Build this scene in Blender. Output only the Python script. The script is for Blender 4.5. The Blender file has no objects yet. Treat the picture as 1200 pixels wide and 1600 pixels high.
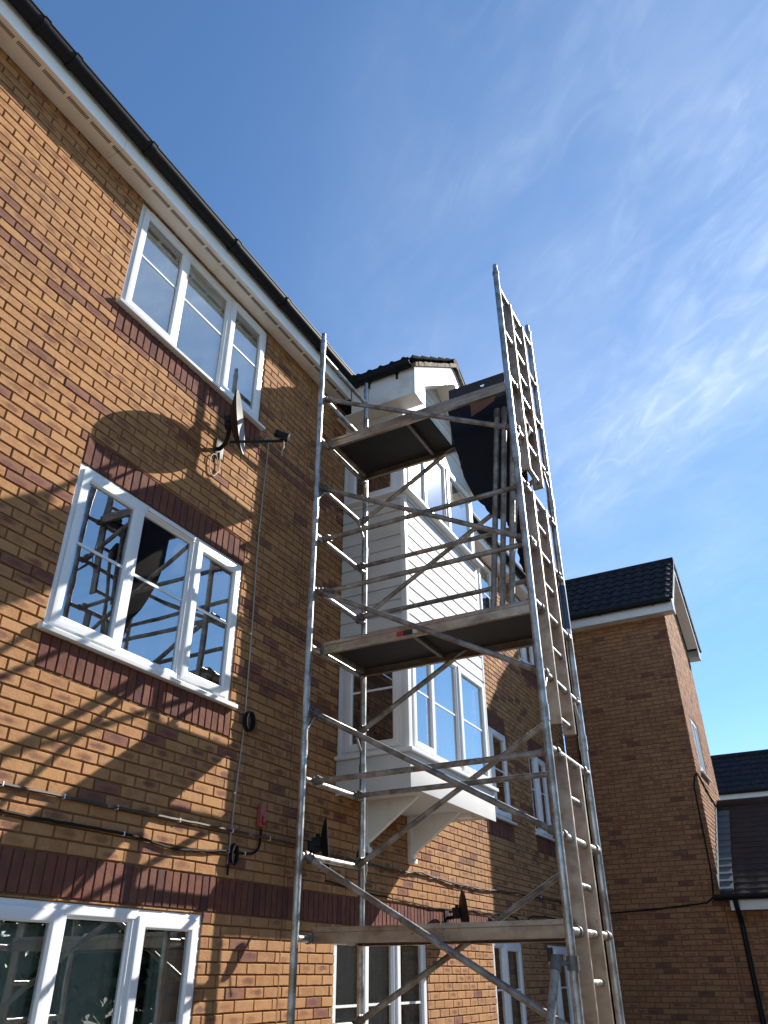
import bpy, bmesh, math, random
from mathutils import Vector, Matrix
random.seed(7)
D = bpy.data
SC = bpy.context.scene
COL = SC.collection
R = math.radians

# ------------------------------------------------------------------ camera
cam_d = D.cameras.new('camera'); cam = D.objects.new('camera', cam_d); COL.objects.link(cam)
PITCH, YAW, ROLL = R(30.925), R(28.246), R(-0.2716)
fw = Vector((-math.sin(YAW)*math.cos(PITCH), math.cos(YAW)*math.cos(PITCH), math.sin(PITCH)))
r0 = Vector((math.cos(YAW), math.sin(YAW), 0)); u0_ = r0.cross(fw)
rt = r0*math.cos(ROLL) + u0_*math.sin(ROLL); up = -r0*math.sin(ROLL) + u0_*math.cos(ROLL)
M = Matrix((rt, up, -fw)).transposed().to_4x4(); M.translation = Vector((3.93, 0, 1.7))
cam.matrix_world = M
cam_d.sensor_fit = 'VERTICAL'; cam_d.sensor_height = 24.0
cam_d.lens = 24.0*1210.15/1600.0
cam_d.clip_start = 0.05; cam_d.clip_end = 2000
SC.camera = cam
SC.render.resolution_x = 768; SC.render.resolution_y = 1024

# ------------------------------------------------------------------ light
SUN = Vector((1.0, 1.91, 1.51)).normalized()
elev = math.asin(SUN.z); azim = math.atan2(SUN.x, SUN.y)
sl = D.lights.new('sun', 'SUN'); sl.energy = 5.0; sl.angle = R(0.53); sl.color = (1.0, 0.93, 0.82)
so = D.objects.new('sun', sl); COL.objects.link(so)
so.rotation_euler = SUN.to_track_quat('Z', 'Y').to_euler(); so.location = SUN*60

W = D.worlds.new('World'); SC.world = W; W.use_nodes = True
nt = W.node_tree; nt.nodes.clear()
def N(t, typ, **kw):
    n = t.nodes.new(typ)
    for k, v in kw.items(): setattr(n, k, v)
    return n
out = N(nt, 'ShaderNodeOutputWorld'); bg = N(nt, 'ShaderNodeBackground'); bg.inputs['Strength'].default_value = 0.093
sky = N(nt, 'ShaderNodeTexSky', sky_type='NISHITA', sun_disc=False)
sky.sun_elevation = elev; sky.sun_rotation = azim
sky.altitude = 50; sky.air_density = 1.0; sky.dust_density = 0.0; sky.ozone_density = 3.0
# thin cirrus, streaked, laid out on the sky itself by direction
tc = N(nt, 'ShaderNodeTexCoord'); sep = N(nt, 'ShaderNodeSeparateXYZ'); nt.links.new(tc.outputs['Generated'], sep.inputs[0])
def wmath(op, a, b=None):
    m = N(nt, 'ShaderNodeMath', operation=op)
    for i, x in enumerate((a, b)):
        if x is None: continue
        if isinstance(x, (int, float)): m.inputs[i].default_value = x
        else: nt.links.new(x, m.inputs[i])
    return m.outputs[0]
zz = wmath('ADD', wmath('MAXIMUM', sep.outputs['Z'], 0.0), 0.12)
cx = wmath('DIVIDE', sep.outputs['X'], zz); cy = wmath('DIVIDE', sep.outputs['Y'], zz)
cmb = N(nt, 'ShaderNodeCombineXYZ'); nt.links.new(cx, cmb.inputs[0]); nt.links.new(cy, cmb.inputs[1])
def cloud(rot, scl, nscale, detail, lo, hi, off=(0, 0, 0), dist=0.6):
    mp = N(nt, 'ShaderNodeMapping'); mp.inputs['Rotation'].default_value = (0, 0, rot); mp.inputs['Scale'].default_value = scl
    mp.inputs['Location'].default_value = off
    nt.links.new(cmb.outputs[0], mp.inputs[0])
    no = N(nt, 'ShaderNodeTexNoise'); no.inputs['Scale'].default_value = nscale; no.inputs['Detail'].default_value = detail
    no.inputs['Roughness'].default_value = 0.54; no.inputs['Distortion'].default_value = dist
    nt.links.new(mp.outputs[0], no.inputs['Vector'])
    mr = N(nt, 'ShaderNodeMapRange', interpolation_type='SMOOTHSTEP'); mr.inputs[1].default_value = lo; mr.inputs[2].default_value = hi
    nt.links.new(no.outputs['Fac'], mr.inputs[0]); return mr.outputs[0]
pp = wmath('SUBTRACT', wmath('MULTIPLY', cx, 0.76), wmath('MULTIPLY', cy, 0.64))      # along the streaks
qq = wmath('ADD', wmath('MULTIPLY', cx, 0.64), wmath('MULTIPLY', cy, 0.76))           # across them
pq = N(nt, 'ShaderNodeCombineXYZ'); nt.links.new(pp, pq.inputs[0]); nt.links.new(qq, pq.inputs[1])
cmb = pq
def wstep(x, lo, hi):
    m = N(nt, 'ShaderNodeMapRange', interpolation_type='SMOOTHSTEP'); m.inputs[1].default_value = lo; m.inputs[2].default_value = hi
    nt.links.new(x, m.inputs[0]); return m.outputs[0]
def gauss(x, c, w): return wmath('POWER', 2.718, wmath('MULTIPLY', wmath('POWER', wmath('ABSOLUTE', wmath('DIVIDE', wmath('SUBTRACT', x, c), w)), 2.0), -1.0))
n_f = cloud(0.12, (1.7, 4.2, 1), 2.6, 12, 0.36, 0.78, (0.3, 1.7, 0), 0.9)
n_f2 = cloud(-0.2, (2.6, 6.0, 1), 4.0, 12, 0.40, 0.80, (4.3, 0.7, 0), 1.4)
n_l = cloud(0.0, (1.6, 2.6, 1), 1.6, 4, 0.30, 0.72, (2.3, 0.4, 0), 0.3)
edge = cloud(0.0, (2.0, 3.0, 1), 2.2, 6, 0.0, 1.0, (7.3, 3.4, 0), 0.5)
qw = wmath('ADD', qq, wmath('MULTIPLY', wmath('SUBTRACT', edge, 0.5), 0.16))
fib = wmath('ADD', wmath('MULTIPLY', n_f, 0.6), wmath('MULTIPLY', n_f2, 0.4))
b1 = wmath('MULTIPLY', gauss(qw, 0.83, 0.125), wstep(pp, -1.25, -0.80))
b2 = wmath('MULTIPLY', gauss(qw, 0.62, 0.10), wstep(pp, -0.80, -0.35))
b3 = wmath('MULTIPLY', gauss(qw, 0.36, 0.12), wstep(pp, -0.75, -0.30))
veil = wmath('MULTIPLY', wmath('SUBTRACT', 1.0, wmath('MULTIPLY', wstep(qq, 1.0, 1.7), 0.85)), wmath('MULTIPLY', wmath('MULTIPLY', wstep(qq, -0.05, 0.62), 0.13), wmath('ADD', 0.55, wmath('MULTIPLY', n_l, 0.6))))
cl = wmath('ADD', veil, wmath('MULTIPLY', b1, wmath('ADD', 0.08, wmath('MULTIPLY', fib, 0.30))))
cl = wmath('ADD', cl, wmath('MULTIPLY', b2, wmath('ADD', 0.02, wmath('MULTIPLY', fib, 0.20))))
cl = wmath('ADD', cl, wmath('MULTIPLY', b3, wmath('MULTIPLY', fib, 0.07)))
cl = wmath('ADD', cl, wmath('MULTIPLY', wmath('MULTIPLY', n_f2, n_l), wmath('MULTIPLY', wstep(qq, 0.0, 0.5), 0.04)))
cl = wmath('MULTIPLY', wmath('ADD', wmath('MINIMUM', cl, 0.6), 0.012), wstep(sep.outputs['Z'], 0.02, 0.45))
mix = N(nt, 'ShaderNodeMix', data_type='RGBA'); mix.inputs['B'].default_value = (7.2, 7.8, 8.3, 1)
nt.links.new(cl, mix.inputs['Factor'])
hue = N(nt, 'ShaderNodeHueSaturation'); hue.inputs['Saturation'].default_value = 1.15
nt.links.new(sky.outputs[0], hue.inputs['Color']); nt.links.new(hue.outputs[0], mix.inputs['A'])
nt.links.new(mix.outputs['Result'], bg.inputs['Color']); nt.links.new(bg.outputs[0], out.inputs[0])

SC.view_settings.view_transform = 'Standard'; SC.view_settings.look = 'None'
SC.view_settings.exposure = 1.06; SC.view_settings.gamma = 1.0
SC.render.engine = 'CYCLES'

# ------------------------------------------------------------------ materials
def newmat(name):
    m = D.materials.new(name); m.use_nodes = True
    t = m.node_tree; b = t.nodes['Principled BSDF']; return m, t, b
def L(t, a, b): t.links.new(a, b)
def mth(t, op, a, b=None, c=None):
    m = N(t, 'ShaderNodeMath', operation=op)
    for i, x in enumerate((a, b, c)):
        if x is None: continue
        if isinstance(x, (int, float)): m.inputs[i].default_value = x
        else: L(t, x, m.inputs[i])
    return m.outputs[0]
def mixc(t, f, a, b):
    m = N(t, 'ShaderNodeMix', data_type='RGBA')
    for k, x in (('Factor', f), ('A', a), ('B', b)):
        if isinstance(x, (int, float)): m.inputs[k].default_value = x
        elif isinstance(x, tuple): m.inputs[k].default_value = (*x, 1)
        else: L(t, x, m.inputs[k])
    return m.outputs['Result']
def noise(t, scale, detail=4, rough=0.55, vec=None, dist=0.0, sc=None):
    n = N(t, 'ShaderNodeTexNoise'); n.inputs['Scale'].default_value = scale; n.inputs['Detail'].default_value = detail
    n.inputs['Roughness'].default_value = rough; n.inputs['Distortion'].default_value = dist
    if vec is None:
        tcn = N(t, 'ShaderNodeTexCoord'); vec = tcn.outputs['Object']
    if sc:
        mp = N(t, 'ShaderNodeMapping'); mp.inputs['Scale'].default_value = sc; L(t, vec, mp.inputs[0]); vec = mp.outputs[0]
    L(t, vec, n.inputs['Vector']); return n.outputs['Fac']
def sstep(t, x, lo, hi, a=0.0, b=1.0):
    m = N(t, 'ShaderNodeMapRange', interpolation_type='SMOOTHSTEP')
    for i, v in enumerate((lo, hi, a, b)): m.inputs[i+1].default_value = v
    L(t, x, m.inputs[0]); return m.outputs[0]
def bump(t, b, h, strength=0.3, dist=0.01):
    n = N(t, 'ShaderNodeBump'); n.inputs['Strength'].default_value = strength; n.inputs['Distance'].default_value = dist
    L(t, h, n.inputs['Height']); L(t, n.outputs[0], b.inputs['Normal'])

def brick_mat(name, cols, blot, dark, blot_amt, dark_thr):
    m, t, b = newmat(name)
    at = N(t, 'ShaderNodeAttribute', attribute_name='rnd'); sp = N(t, 'ShaderNodeSeparateColor'); L(t, at.outputs['Color'], sp.inputs[0])
    uv = N(t, 'ShaderNodeUVMap'); su = N(t, 'ShaderNodeSeparateXYZ'); L(t, uv.outputs[0], su.inputs[0])
    r1, r2, r3 = sp.outputs[0], sp.outputs[1], sp.outputs[2]
    tcn = N(t, 'ShaderNodeTexCoord')
    # every brick samples its own patch of the noise
    va = N(t, 'ShaderNodeVectorMath', operation='MULTIPLY_ADD'); L(t, at.outputs['Color'], va.inputs[0])
    va.inputs[1].default_value = (37, 53, 71); L(t, tcn.outputs['Object'], va.inputs[2]); vec = va.outputs[0]
    base = mixc(t, r2, cols[0], cols[1])
    base = mixc(t, sstep(t, noise(t, 9, 3, 0.6, vec), 0.35, 0.7), base, cols[2])
    du = mth(t, 'SUBTRACT', su.outputs[0], mth(t, 'ADD', 0.38, mth(t, 'MULTIPLY', r3, 0.24)))
    dv = mth(t, 'SUBTRACT', su.outputs[1], mth(t, 'ADD', 0.35, mth(t, 'MULTIPLY', r2, 0.3)))
    nz = noise(t, 14, 5, 0.7, vec)
    dist = mth(t, 'SQRT', mth(t, 'ADD', mth(t, 'POWER', mth(t, 'ABSOLUTE', mth(t, 'MULTIPLY', du, 1.7)), 2.0), mth(t, 'POWER', mth(t, 'ABSOLUTE', mth(t, 'MULTIPLY', dv, 1.9)), 2.0)))
    dist = mth(t, 'ADD', dist, mth(t, 'MULTIPLY', mth(t, 'SUBTRACT', nz, 0.5), 1.1))
    bl = sstep(t, dist, 0.72, 0.18)
    bl = mth(t, 'MULTIPLY', bl, mth(t, 'MULTIPLY', sstep(t, r1, 0.15, 0.95), blot_amt))
    c = mixc(t, bl, base, blot)
    dk = mth(t, 'GREATER_THAN', r1, dark_thr)
    c = mixc(t, mth(t, 'MULTIPLY', dk, 0.72), c, dark)
    fine = noise(t, 120, 3, 0.7, vec)
    c = mixc(t, sstep(t, fine, 0.5, 0.8, 0.0, 0.45), c, (0.10, 0.055, 0.035))
    crease = sstep(t, noise(t, 16, 3, 0.5, vec, 1.5, (1, 1, 5)), 0.475, 0.5)
    cr2 = mth(t, 'MULTIPLY', crease, sstep(t, noise(t, 16, 3, 0.5, vec, 1.5, (1, 1, 5)), 0.525, 0.5))
    cr2 = mth(t, 'MULTIPLY', cr2, sstep(t, r2, 0.3, 0.8))
    c = mixc(t, mth(t, 'MULTIPLY', cr2, 0.6), c, (0.07, 0.035, 0.025))
    big = noise(t, 0.8, 3, 0.5)
    c = mixc(t, sstep(t, big, 0.45, 0.75, 0.0, 0.22), c, (0.16, 0.10, 0.075))
    L(t, c, b.inputs['Base Color']); b.inputs['Roughness'].default_value = 0.88
    b.inputs['Specular IOR Level'].default_value = 0.25
    h = mth(t, 'ADD', mth(t, 'MULTIPLY', noise(t, 45, 5, 0.65, vec), 0.8), mth(t, 'SUBTRACT', mth(t, 'MULTIPLY', fine, 0.25), mth(t, 'MULTIPLY', cr2, 0.5)))
    bump(t, b, h, 0.55, 0.006)
    return m
MAT = {}
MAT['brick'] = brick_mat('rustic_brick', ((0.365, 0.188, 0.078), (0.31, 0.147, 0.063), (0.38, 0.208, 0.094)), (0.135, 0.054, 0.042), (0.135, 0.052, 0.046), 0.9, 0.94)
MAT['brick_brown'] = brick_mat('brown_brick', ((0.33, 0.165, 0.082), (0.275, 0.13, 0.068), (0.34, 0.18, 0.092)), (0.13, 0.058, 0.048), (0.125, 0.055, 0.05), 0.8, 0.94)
MAT['brick_red'] = brick_mat('dark_red_brick', ((0.135, 0.050, 0.035), (0.175, 0.070, 0.046), (0.11, 0.040, 0.031)), (0.07, 0.028, 0.03), (0.075, 0.03, 0.033), 0.5, 0.86)

def simple(name, col, rough=0.5, metal=0.0, var=None, vscale=6, vlo=0.4, vhi=0.75, vamt=0.6, bmp=0.0, bscale=60, spec=0.5, stretch=None):
    m, t, b = newmat(name)
    if var:
        c = mixc(t, sstep(t, noise(t, vscale, 5, 0.62, sc=stretch), vlo, vhi, 0.0, vamt), col, var); L(t, c, b.inputs['Base Color'])
    else: b.inputs['Base Color'].default_value = (*col, 1)
    b.inputs['Roughness'].default_value = rough; b.inputs['Metallic'].default_value = metal
    b.inputs['Specular IOR Level'].default_value = spec
    if bmp: bump(t, b, noise(t, bscale, 4, 0.6), bmp, 0.004)
    MAT[name] = m; return m
simple('mortar', (0.165, 0.097, 0.048), 0.95, var=(0.13, 0.078, 0.042), vscale=9, vamt=0.6, bmp=0.6, bscale=110, spec=0.1)
simple('upvc', (0.69, 0.71, 0.73), 0.28, var=(0.58, 0.59, 0.59), vscale=3, vamt=0.35)
simple('fascia_white', (0.86, 0.88, 0.90), 0.3, var=(0.7, 0.7, 0.69), vscale=3, vamt=0.4)
simple('upvc_clad', (0.57, 0.58, 0.59), 0.60, var=(0.46, 0.45, 0.43), vscale=2.2, vlo=0.42, vamt=0.5, spec=0.2, stretch=(1, 1, 2.5))
simple('soffit_white', (0.80, 0.76, 0.70), 0.5, var=(0.52, 0.47, 0.40), vscale=2.0, vamt=0.5)
simple('old_white', (0.76, 0.76, 0.74), 0.45, var=(0.5, 0.47, 0.42), vscale=4.0, vlo=0.5, vamt=0.55)
simple('black_plastic', (0.008, 0.009, 0.012), 0.55, var=(0.020, 0.020, 0.022), vscale=5, vlo=0.55, vamt=0.5, spec=0.22)
simple('rubber', (0.012, 0.012, 0.013), 0.6)
simple('cable_black', (0.012, 0.011, 0.011), 0.75, spec=0.15)
simple('cable_brown', (0.055, 0.036, 0.028), 0.6, var=(0.26, 0.23, 0.20), vscale=5, vlo=0.55, vhi=0.66, vamt=0.7, spec=0.25)
simple('cable_grey', (0.33, 0.31, 0.28), 0.6, var=(0.22, 0.2, 0.18), vscale=8, vamt=0.7)
simple('slot_dark', (0.05, 0.045, 0.04), 0.8)
simple('alu', (0.46, 0.47, 0.47), 0.36, 0.88, var=(0.20, 0.155, 0.12), vscale=8, vlo=0.38, vhi=0.66, vamt=0.85, bmp=0.12, bscale=90)
simple('alu_dirty', (0.36, 0.34, 0.315), 0.48, 0.75, var=(0.12, 0.095, 0.075), vscale=9, vlo=0.33, vhi=0.68, vamt=0.85, bmp=0.2, bscale=80)
def splash(name, col, thr, amt):
    m = MAT[name]; t = m.node_tree; b = t.nodes['Principled BSDF']; src = b.inputs['Base Color'].links[0].from_socket
    f = mth(t, 'MULTIPLY', sstep(t, noise(t, 38, 4, 0.7), thr, thr+.05), sstep(t, noise(t, 3.0, 2, 0.5), 0.48, 0.62)); f = mth(t, 'MULTIPLY', f, amt)
    L(t, mixc(t, f, src, col), b.inputs['Base Color'])
    L(t, mth(t, 'SUBTRACT', b.inputs['Metallic'].default_value, mth(t, 'MULTIPLY', f, 0.6)), b.inputs['Metallic'])
    L(t, mth(t, 'ADD', b.inputs['Roughness'].default_value, mth(t, 'MULTIPLY', sstep(t, noise(t, 14, 4, 0.6), 0.4, 0.7), 0.22)), b.inputs['Roughness'])
splash('alu', (0.55, 0.52, 0.47), 0.60, 0.8); splash('alu_dirty', (0.08, 0.065, 0.055), 0.58, 0.9)
simple('alu_beam', (0.375, 0.305, 0.245), 0.42, 0.8, var=(0.19, 0.125, 0.08), vscale=4.5, vlo=0.4, vhi=0.72, vamt=0.75, bmp=0.15, bscale=70, stretch=(1, 2, 2))
splash('alu_beam', (0.10, 0.07, 0.05), 0.60, 0.85)
simple('clamp_metal', (0.16, 0.15, 0.14), 0.5, 0.6, var=(0.07, 0.055, 0.045), vscale=30, vamt=0.7, bmp=0.3, bscale=120)
simple('ply_black', (0.013, 0.012, 0.013), 0.7, var=(0.03, 0.027, 0.026), vscale=3.5, vlo=0.45, vhi=0.8, vamt=0.6)
simple('ply_brown', (0.030, 0.019, 0.017), 0.6, var=(0.065, 0.045, 0.038), vscale=6, vlo=0.55, vamt=0.6)
simple('sheet_dark', (0.008, 0.009, 0.013), 0.75, var=(0.05, 0.05, 0.055), vscale=9, vlo=0.6, vhi=0.72, vamt=0.6, bmp=0.5, bscale=18, spec=0.2)
simple('sheet_brown', (0.16, 0.065, 0.038), 0.8, var=(0.10, 0.05, 0.03), vscale=8)
simple('label_red', (0.35, 0.02, 0.03), 0.5); simple('label_black', (0.012, 0.012, 0.012), 0.5); simple('label_white', (0.6, 0.58, 0.56), 0.5)
simple('tape_green', (0.05, 0.35, 0.22), 0.5); simple('tape_blue', (0.012, 0.05, 0.13), 0.45, var=(0.2, 0.22, 0.25), vscale=14, vlo=0.62, vamt=0.6)
simple('dish_grey', (0.26, 0.26, 0.25), 0.6, var=(0.11, 0.105, 0.10), vscale=6, vamt=0.5)
simple('dish_dark', (0.008, 0.008, 0.011), 0.6, var=(0.018, 0.017, 0.017), vscale=8, vamt=0.5, spec=0.25)
simple('red_box', (0.33, 0.075, 0.055), 0.4); simple('red_lens', (0.28, 0.012, 0.012), 0.25)
simple('tile', (0.020, 0.020, 0.025), 0.85, var=(0.05, 0.045, 0.045), vscale=5, vamt=0.6, bmp=0.5, bscale=60, spec=0.12)
simple('tile_brown', (0.040, 0.029, 0.026), 0.85, var=(0.06, 0.046, 0.042), vscale=7, vamt=0.7, bmp=0.4, bscale=60, spec=0.12)
simple('verge_mortar', (0.20, 0.165, 0.125), 0.95, var=(0.07, 0.06, 0.05), vscale=16, vlo=0.42, vhi=0.62, vamt=0.9, bmp=1.0, bscale=40)
simple('lead', (0.075, 0.09, 0.105), 0.75, var=(0.045, 0.055, 0.065), vscale=5, vamt=0.7)
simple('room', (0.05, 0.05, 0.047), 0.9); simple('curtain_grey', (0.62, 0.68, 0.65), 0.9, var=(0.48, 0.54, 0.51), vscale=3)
simple('blind', (0.80, 0.78, 0.72), 0.8)
simple('tarmac', (0.15, 0.13, 0.105), 0.9, var=(0.10, 0.088, 0.072), vscale=0.6, vamt=0.8, bmp=0.4, bscale=50)
simple('leaf', (0.085, 0.13, 0.05), 0.8, var=(0.05, 0.085, 0.032), vscale=0.9, vamt=0.9, spec=0.2)
simple('pouch', (0.018, 0.018, 0.018), 0.8, bmp=0.6, bscale=50)
simple('white_plastic', (0.7, 0.69, 0.66), 0.4)
def net_mat():
    m, t, b = newmat('net_curtain')
    b.inputs['Base Color'].default_value = (0.80, 0.82, 0.82, 1); b.inputs['Roughness'].default_value = 0.9
    tr = N(t, 'ShaderNodeBsdfTransparent'); mx = N(t, 'ShaderNodeMixShader'); mx.inputs[0].default_value = 0.85
    o = t.nodes['Material Output']; L(t, tr.outputs[0], mx.inputs[1]); L(t, b.outputs[0], mx.inputs[2]); L(t, mx.outputs[0], o.inputs[0])
    MAT['net'] = m
net_mat()
def glass_mat(name, base, amt):
    m, t, b = newmat(name); t.nodes.remove(b); o = t.nodes['Material Output']
    fr = N(t, 'ShaderNodeFresnel'); fr.inputs['IOR'].default_value = 1.5
    f = mth(t, 'MINIMUM', mth(t, 'ADD', mth(t, 'MULTIPLY', fr.outputs[0], amt), base), 1.0)
    g = N(t, 'ShaderNodeBsdfGlossy'); g.inputs['Roughness'].default_value = 0.0; g.inputs['Color'].default_value = (0.95, 0.97, 0.97, 1)
    # slightly bowed panes of a sealed unit
    tcn = N(t, 'ShaderNodeTexCoord'); bp = N(t, 'ShaderNodeBump'); bp.inputs['Strength'].default_value = 0.10; bp.inputs['Distance'].default_value = 0.02
    L(t, noise(t, 2.0, 1, 0.4), bp.inputs['Height']); L(t, bp.outputs[0], g.inputs['Normal'])
    tr = N(t, 'ShaderNodeBsdfTransparent'); tr.inputs['Color'].default_value = (0.80, 0.85, 0.83, 1)
    mx = N(t, 'ShaderNodeMixShader'); L(t, f, mx.inputs[0]); L(t, tr.outputs[0], mx.inputs[1]); L(t, g.outputs[0], mx.inputs[2])
    g2_ = N(t, 'ShaderNodeBsdfGlossy'); g2_.inputs['Roughness'].default_value = 0.22; mx2 = N(t, 'ShaderNodeMixShader'); mx2.inputs[0].default_value = 0.010
    L(t, mx.outputs[0], mx2.inputs[1]); L(t, g2_.outputs[0], mx2.inputs[2]); L(t, mx2.outputs[0], o.inputs[0])
    MAT[name] = m
glass_mat('glass', 0.32, 1.6)

# ------------------------------------------------------------------ mesh helpers
class MB:
    def __init__(s): s.v = []; s.f = []; s.m = []; s.uv = None; s.rnd = None
    def add(s, vs, fs, mi=0):
        o = len(s.v); s.v += [tuple(x) for x in vs]
        for f in fs: s.f.append(tuple(i+o for i in f)); s.m.append(mi)
    def box(s, a, b, T=None, mi=0):
        (x0, y0, z0), (x1, y1, z1) = a, b
        vs = [(x0,y0,z0),(x1,y0,z0),(x1,y1,z0),(x0,y1,z0),(x0,y0,z1),(x1,y0,z1),(x1,y1,z1),(x0,y1,z1)]
        if T: vs = [T(*q) for q in vs]
        s.add(vs, [(3,2,1,0),(4,5,6,7),(0,1,5,4),(1,2,6,5),(2,3,7,6),(3,0,4,7)], mi); return s
    def tube(s, p0, p1, r, n=14, r1=None, caps=True, mi=0):
        p0 = Vector(p0); p1 = Vector(p1); d = (p1-p0).normalized(); r1 = r if r1 is None else r1
        a = d.orthogonal().normalized(); b = d.cross(a)
        vs = []
        for p, rr in ((p0, r), (p1, r1)):
            for i in range(n):
                an = 2*math.pi*i/n; vs.append(p + (a*math.cos(an)+b*math.sin(an))*rr)
        fs = [(i, (i+1) % n, n+(i+1) % n, n+i) for i in range(n)]
        if caps: fs += [tuple(range(n-1, -1, -1)), tuple(range(n, 2*n))]
        s.add(vs, fs, mi); return s
    def path(s, pts, r, n=8, mi=0):
        pts = [Vector(p) for p in pts]; k = len(pts); vs = []; prev = None
        for i, p in enumerate(pts):
            d = (pts[min(i+1, k-1)]-pts[max(i-1, 0)]).normalized()
            a = (prev - d*prev.dot(d)).normalized() if prev is not None and (prev - d*prev.dot(d)).length > 1e-4 else d.orthogonal().normalized()
            prev = a; b = d.cross(a)
            for j in range(n):
                an = 2*math.pi*j/n; vs.append(p + (a*math.cos(an)+b*math.sin(an))*r)
        fs = []
        for i in range(k-1):
            for j in range(n): fs.append((i*n+j, i*n+(j+1) % n, (i+1)*n+(j+1) % n, (i+1)*n+j))
        fs += [tuple(range(n-1, -1, -1)), tuple(range((k-1)*n, k*n))]
        s.add(vs, fs, mi); return s
    def prism(s, poly, w, T, mi=0):           # poly of (a,b); extruded c0..c1 ; T(a,b,c)
        n = len(poly); c0, c1 = w
        vs = [T(a, b, c0) for a, b in poly] + [T(a, b, c1) for a, b in poly]
        fs = [tuple(range(n-1, -1, -1)), tuple(range(n, 2*n))] + [(i, (i+1) % n, n+(i+1) % n, n+i) for i in range(n)]
        s.add(vs, fs, mi); return s
    def ring(s, u0, u1, v0, v1, w, n0, n1, T, ch=0.012, mi=0):   # window frame ring with a sloped inner bead
        rects = [(0, n0), (0, n1), (w-ch*0.4, n1), (w+ch*0.25, n1-ch), (w, n0)]
        vs = []
        for d, nn in rects:
            vs += [T(u0+d, v0+d, nn), T(u1-d, v0+d, nn), T(u1-d, v1-d, nn), T(u0+d, v1-d, nn)]
        fs = []
        k = len(rects)
        for i in range(k):
            j = (i+1) % k
            for q in range(4): fs.append((i*4+q, i*4+(q+1) % 4, j*4+(q+1) % 4, j*4+q))
        s.add(vs, fs, mi); return s
    def build(s, name, mats, parent=None, smooth=True, bevel=0.0, recalc=True, angle=38):
        me = D.meshes.new(name); me.from_pydata(s.v, [], s.f)
        mats = mats if isinstance(mats, (list, tuple)) else [mats]
        for q in mats: me.materials.append(MAT[q] if isinstance(q, str) else q)
        if len(mats) > 1: me.polygons.foreach_set('material_index', s.m)
        if s.uv is not None:
            l = me.uv_layers.new(name='UVMap'); l.data.foreach_set('uv', [c for q in s.uv for c in q])
            at = me.color_attributes.new('rnd', 'FLOAT_COLOR', 'CORNER'); at.data.foreach_set('color', [c for q in s.rnd for c in q])
        if recalc or bevel:
            bm = bmesh.new(); bm.from_mesh(me)
            bmesh.ops.recalc_face_normals(bm, faces=bm.faces)
            if bevel:
                es = [e for e in bm.edges if len(e.link_faces) == 2 and e.calc_face_angle(0) > R(50)]
                bmesh.ops.bevel(bm, geom=es, offset=bevel, segments=2, affect='EDGES', profile=0.6, clamp_overlap=True)
            bm.to_mesh(me); bm.free()
        if smooth:
            me.polygons.foreach_set('use_smooth', [True]*len(me.polygons)); me.set_sharp_from_angle(angle=R(angle))
        me.update()
        o = D.objects.new(name, me); COL.objects.link(o)
        if parent: o.parent = parent; o.matrix_parent_inverse = Matrix()
        return o
def thing(name, label, cat, loc=(0, 0, 0), group=None):
    o = D.objects.new(name, None); COL.objects.link(o); o.empty_display_size = 0.2
    o.location = loc; o['label'] = label; o['category'] = cat
    if group: o['group'] = group
    return o
def tag(o, label, cat, group=None):
    o['label'] = label; o['category'] = cat
    if group: o['group'] = group
    return o
def frame(o, u, v, n):
    o, u, v, n = map(Vector, (o, u, v, n))
    return lambda a, b, c=0.0: o + u*a + v*b + n*c
TM = frame((0, 0, 0), (0, 1, 0), (0, 0, 1), (1, 0, 0))       # main wall, u = y, v = z, out = +x
def TS(y): return frame((0, y, 0), (1, 0, 0), (0, 0, 1), (0, -1, 0))   # faces toward the camera
def TX(x): return frame((x, 0, 0), (0, 1, 0), (0, 0, 1), (1, 0, 0))

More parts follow.
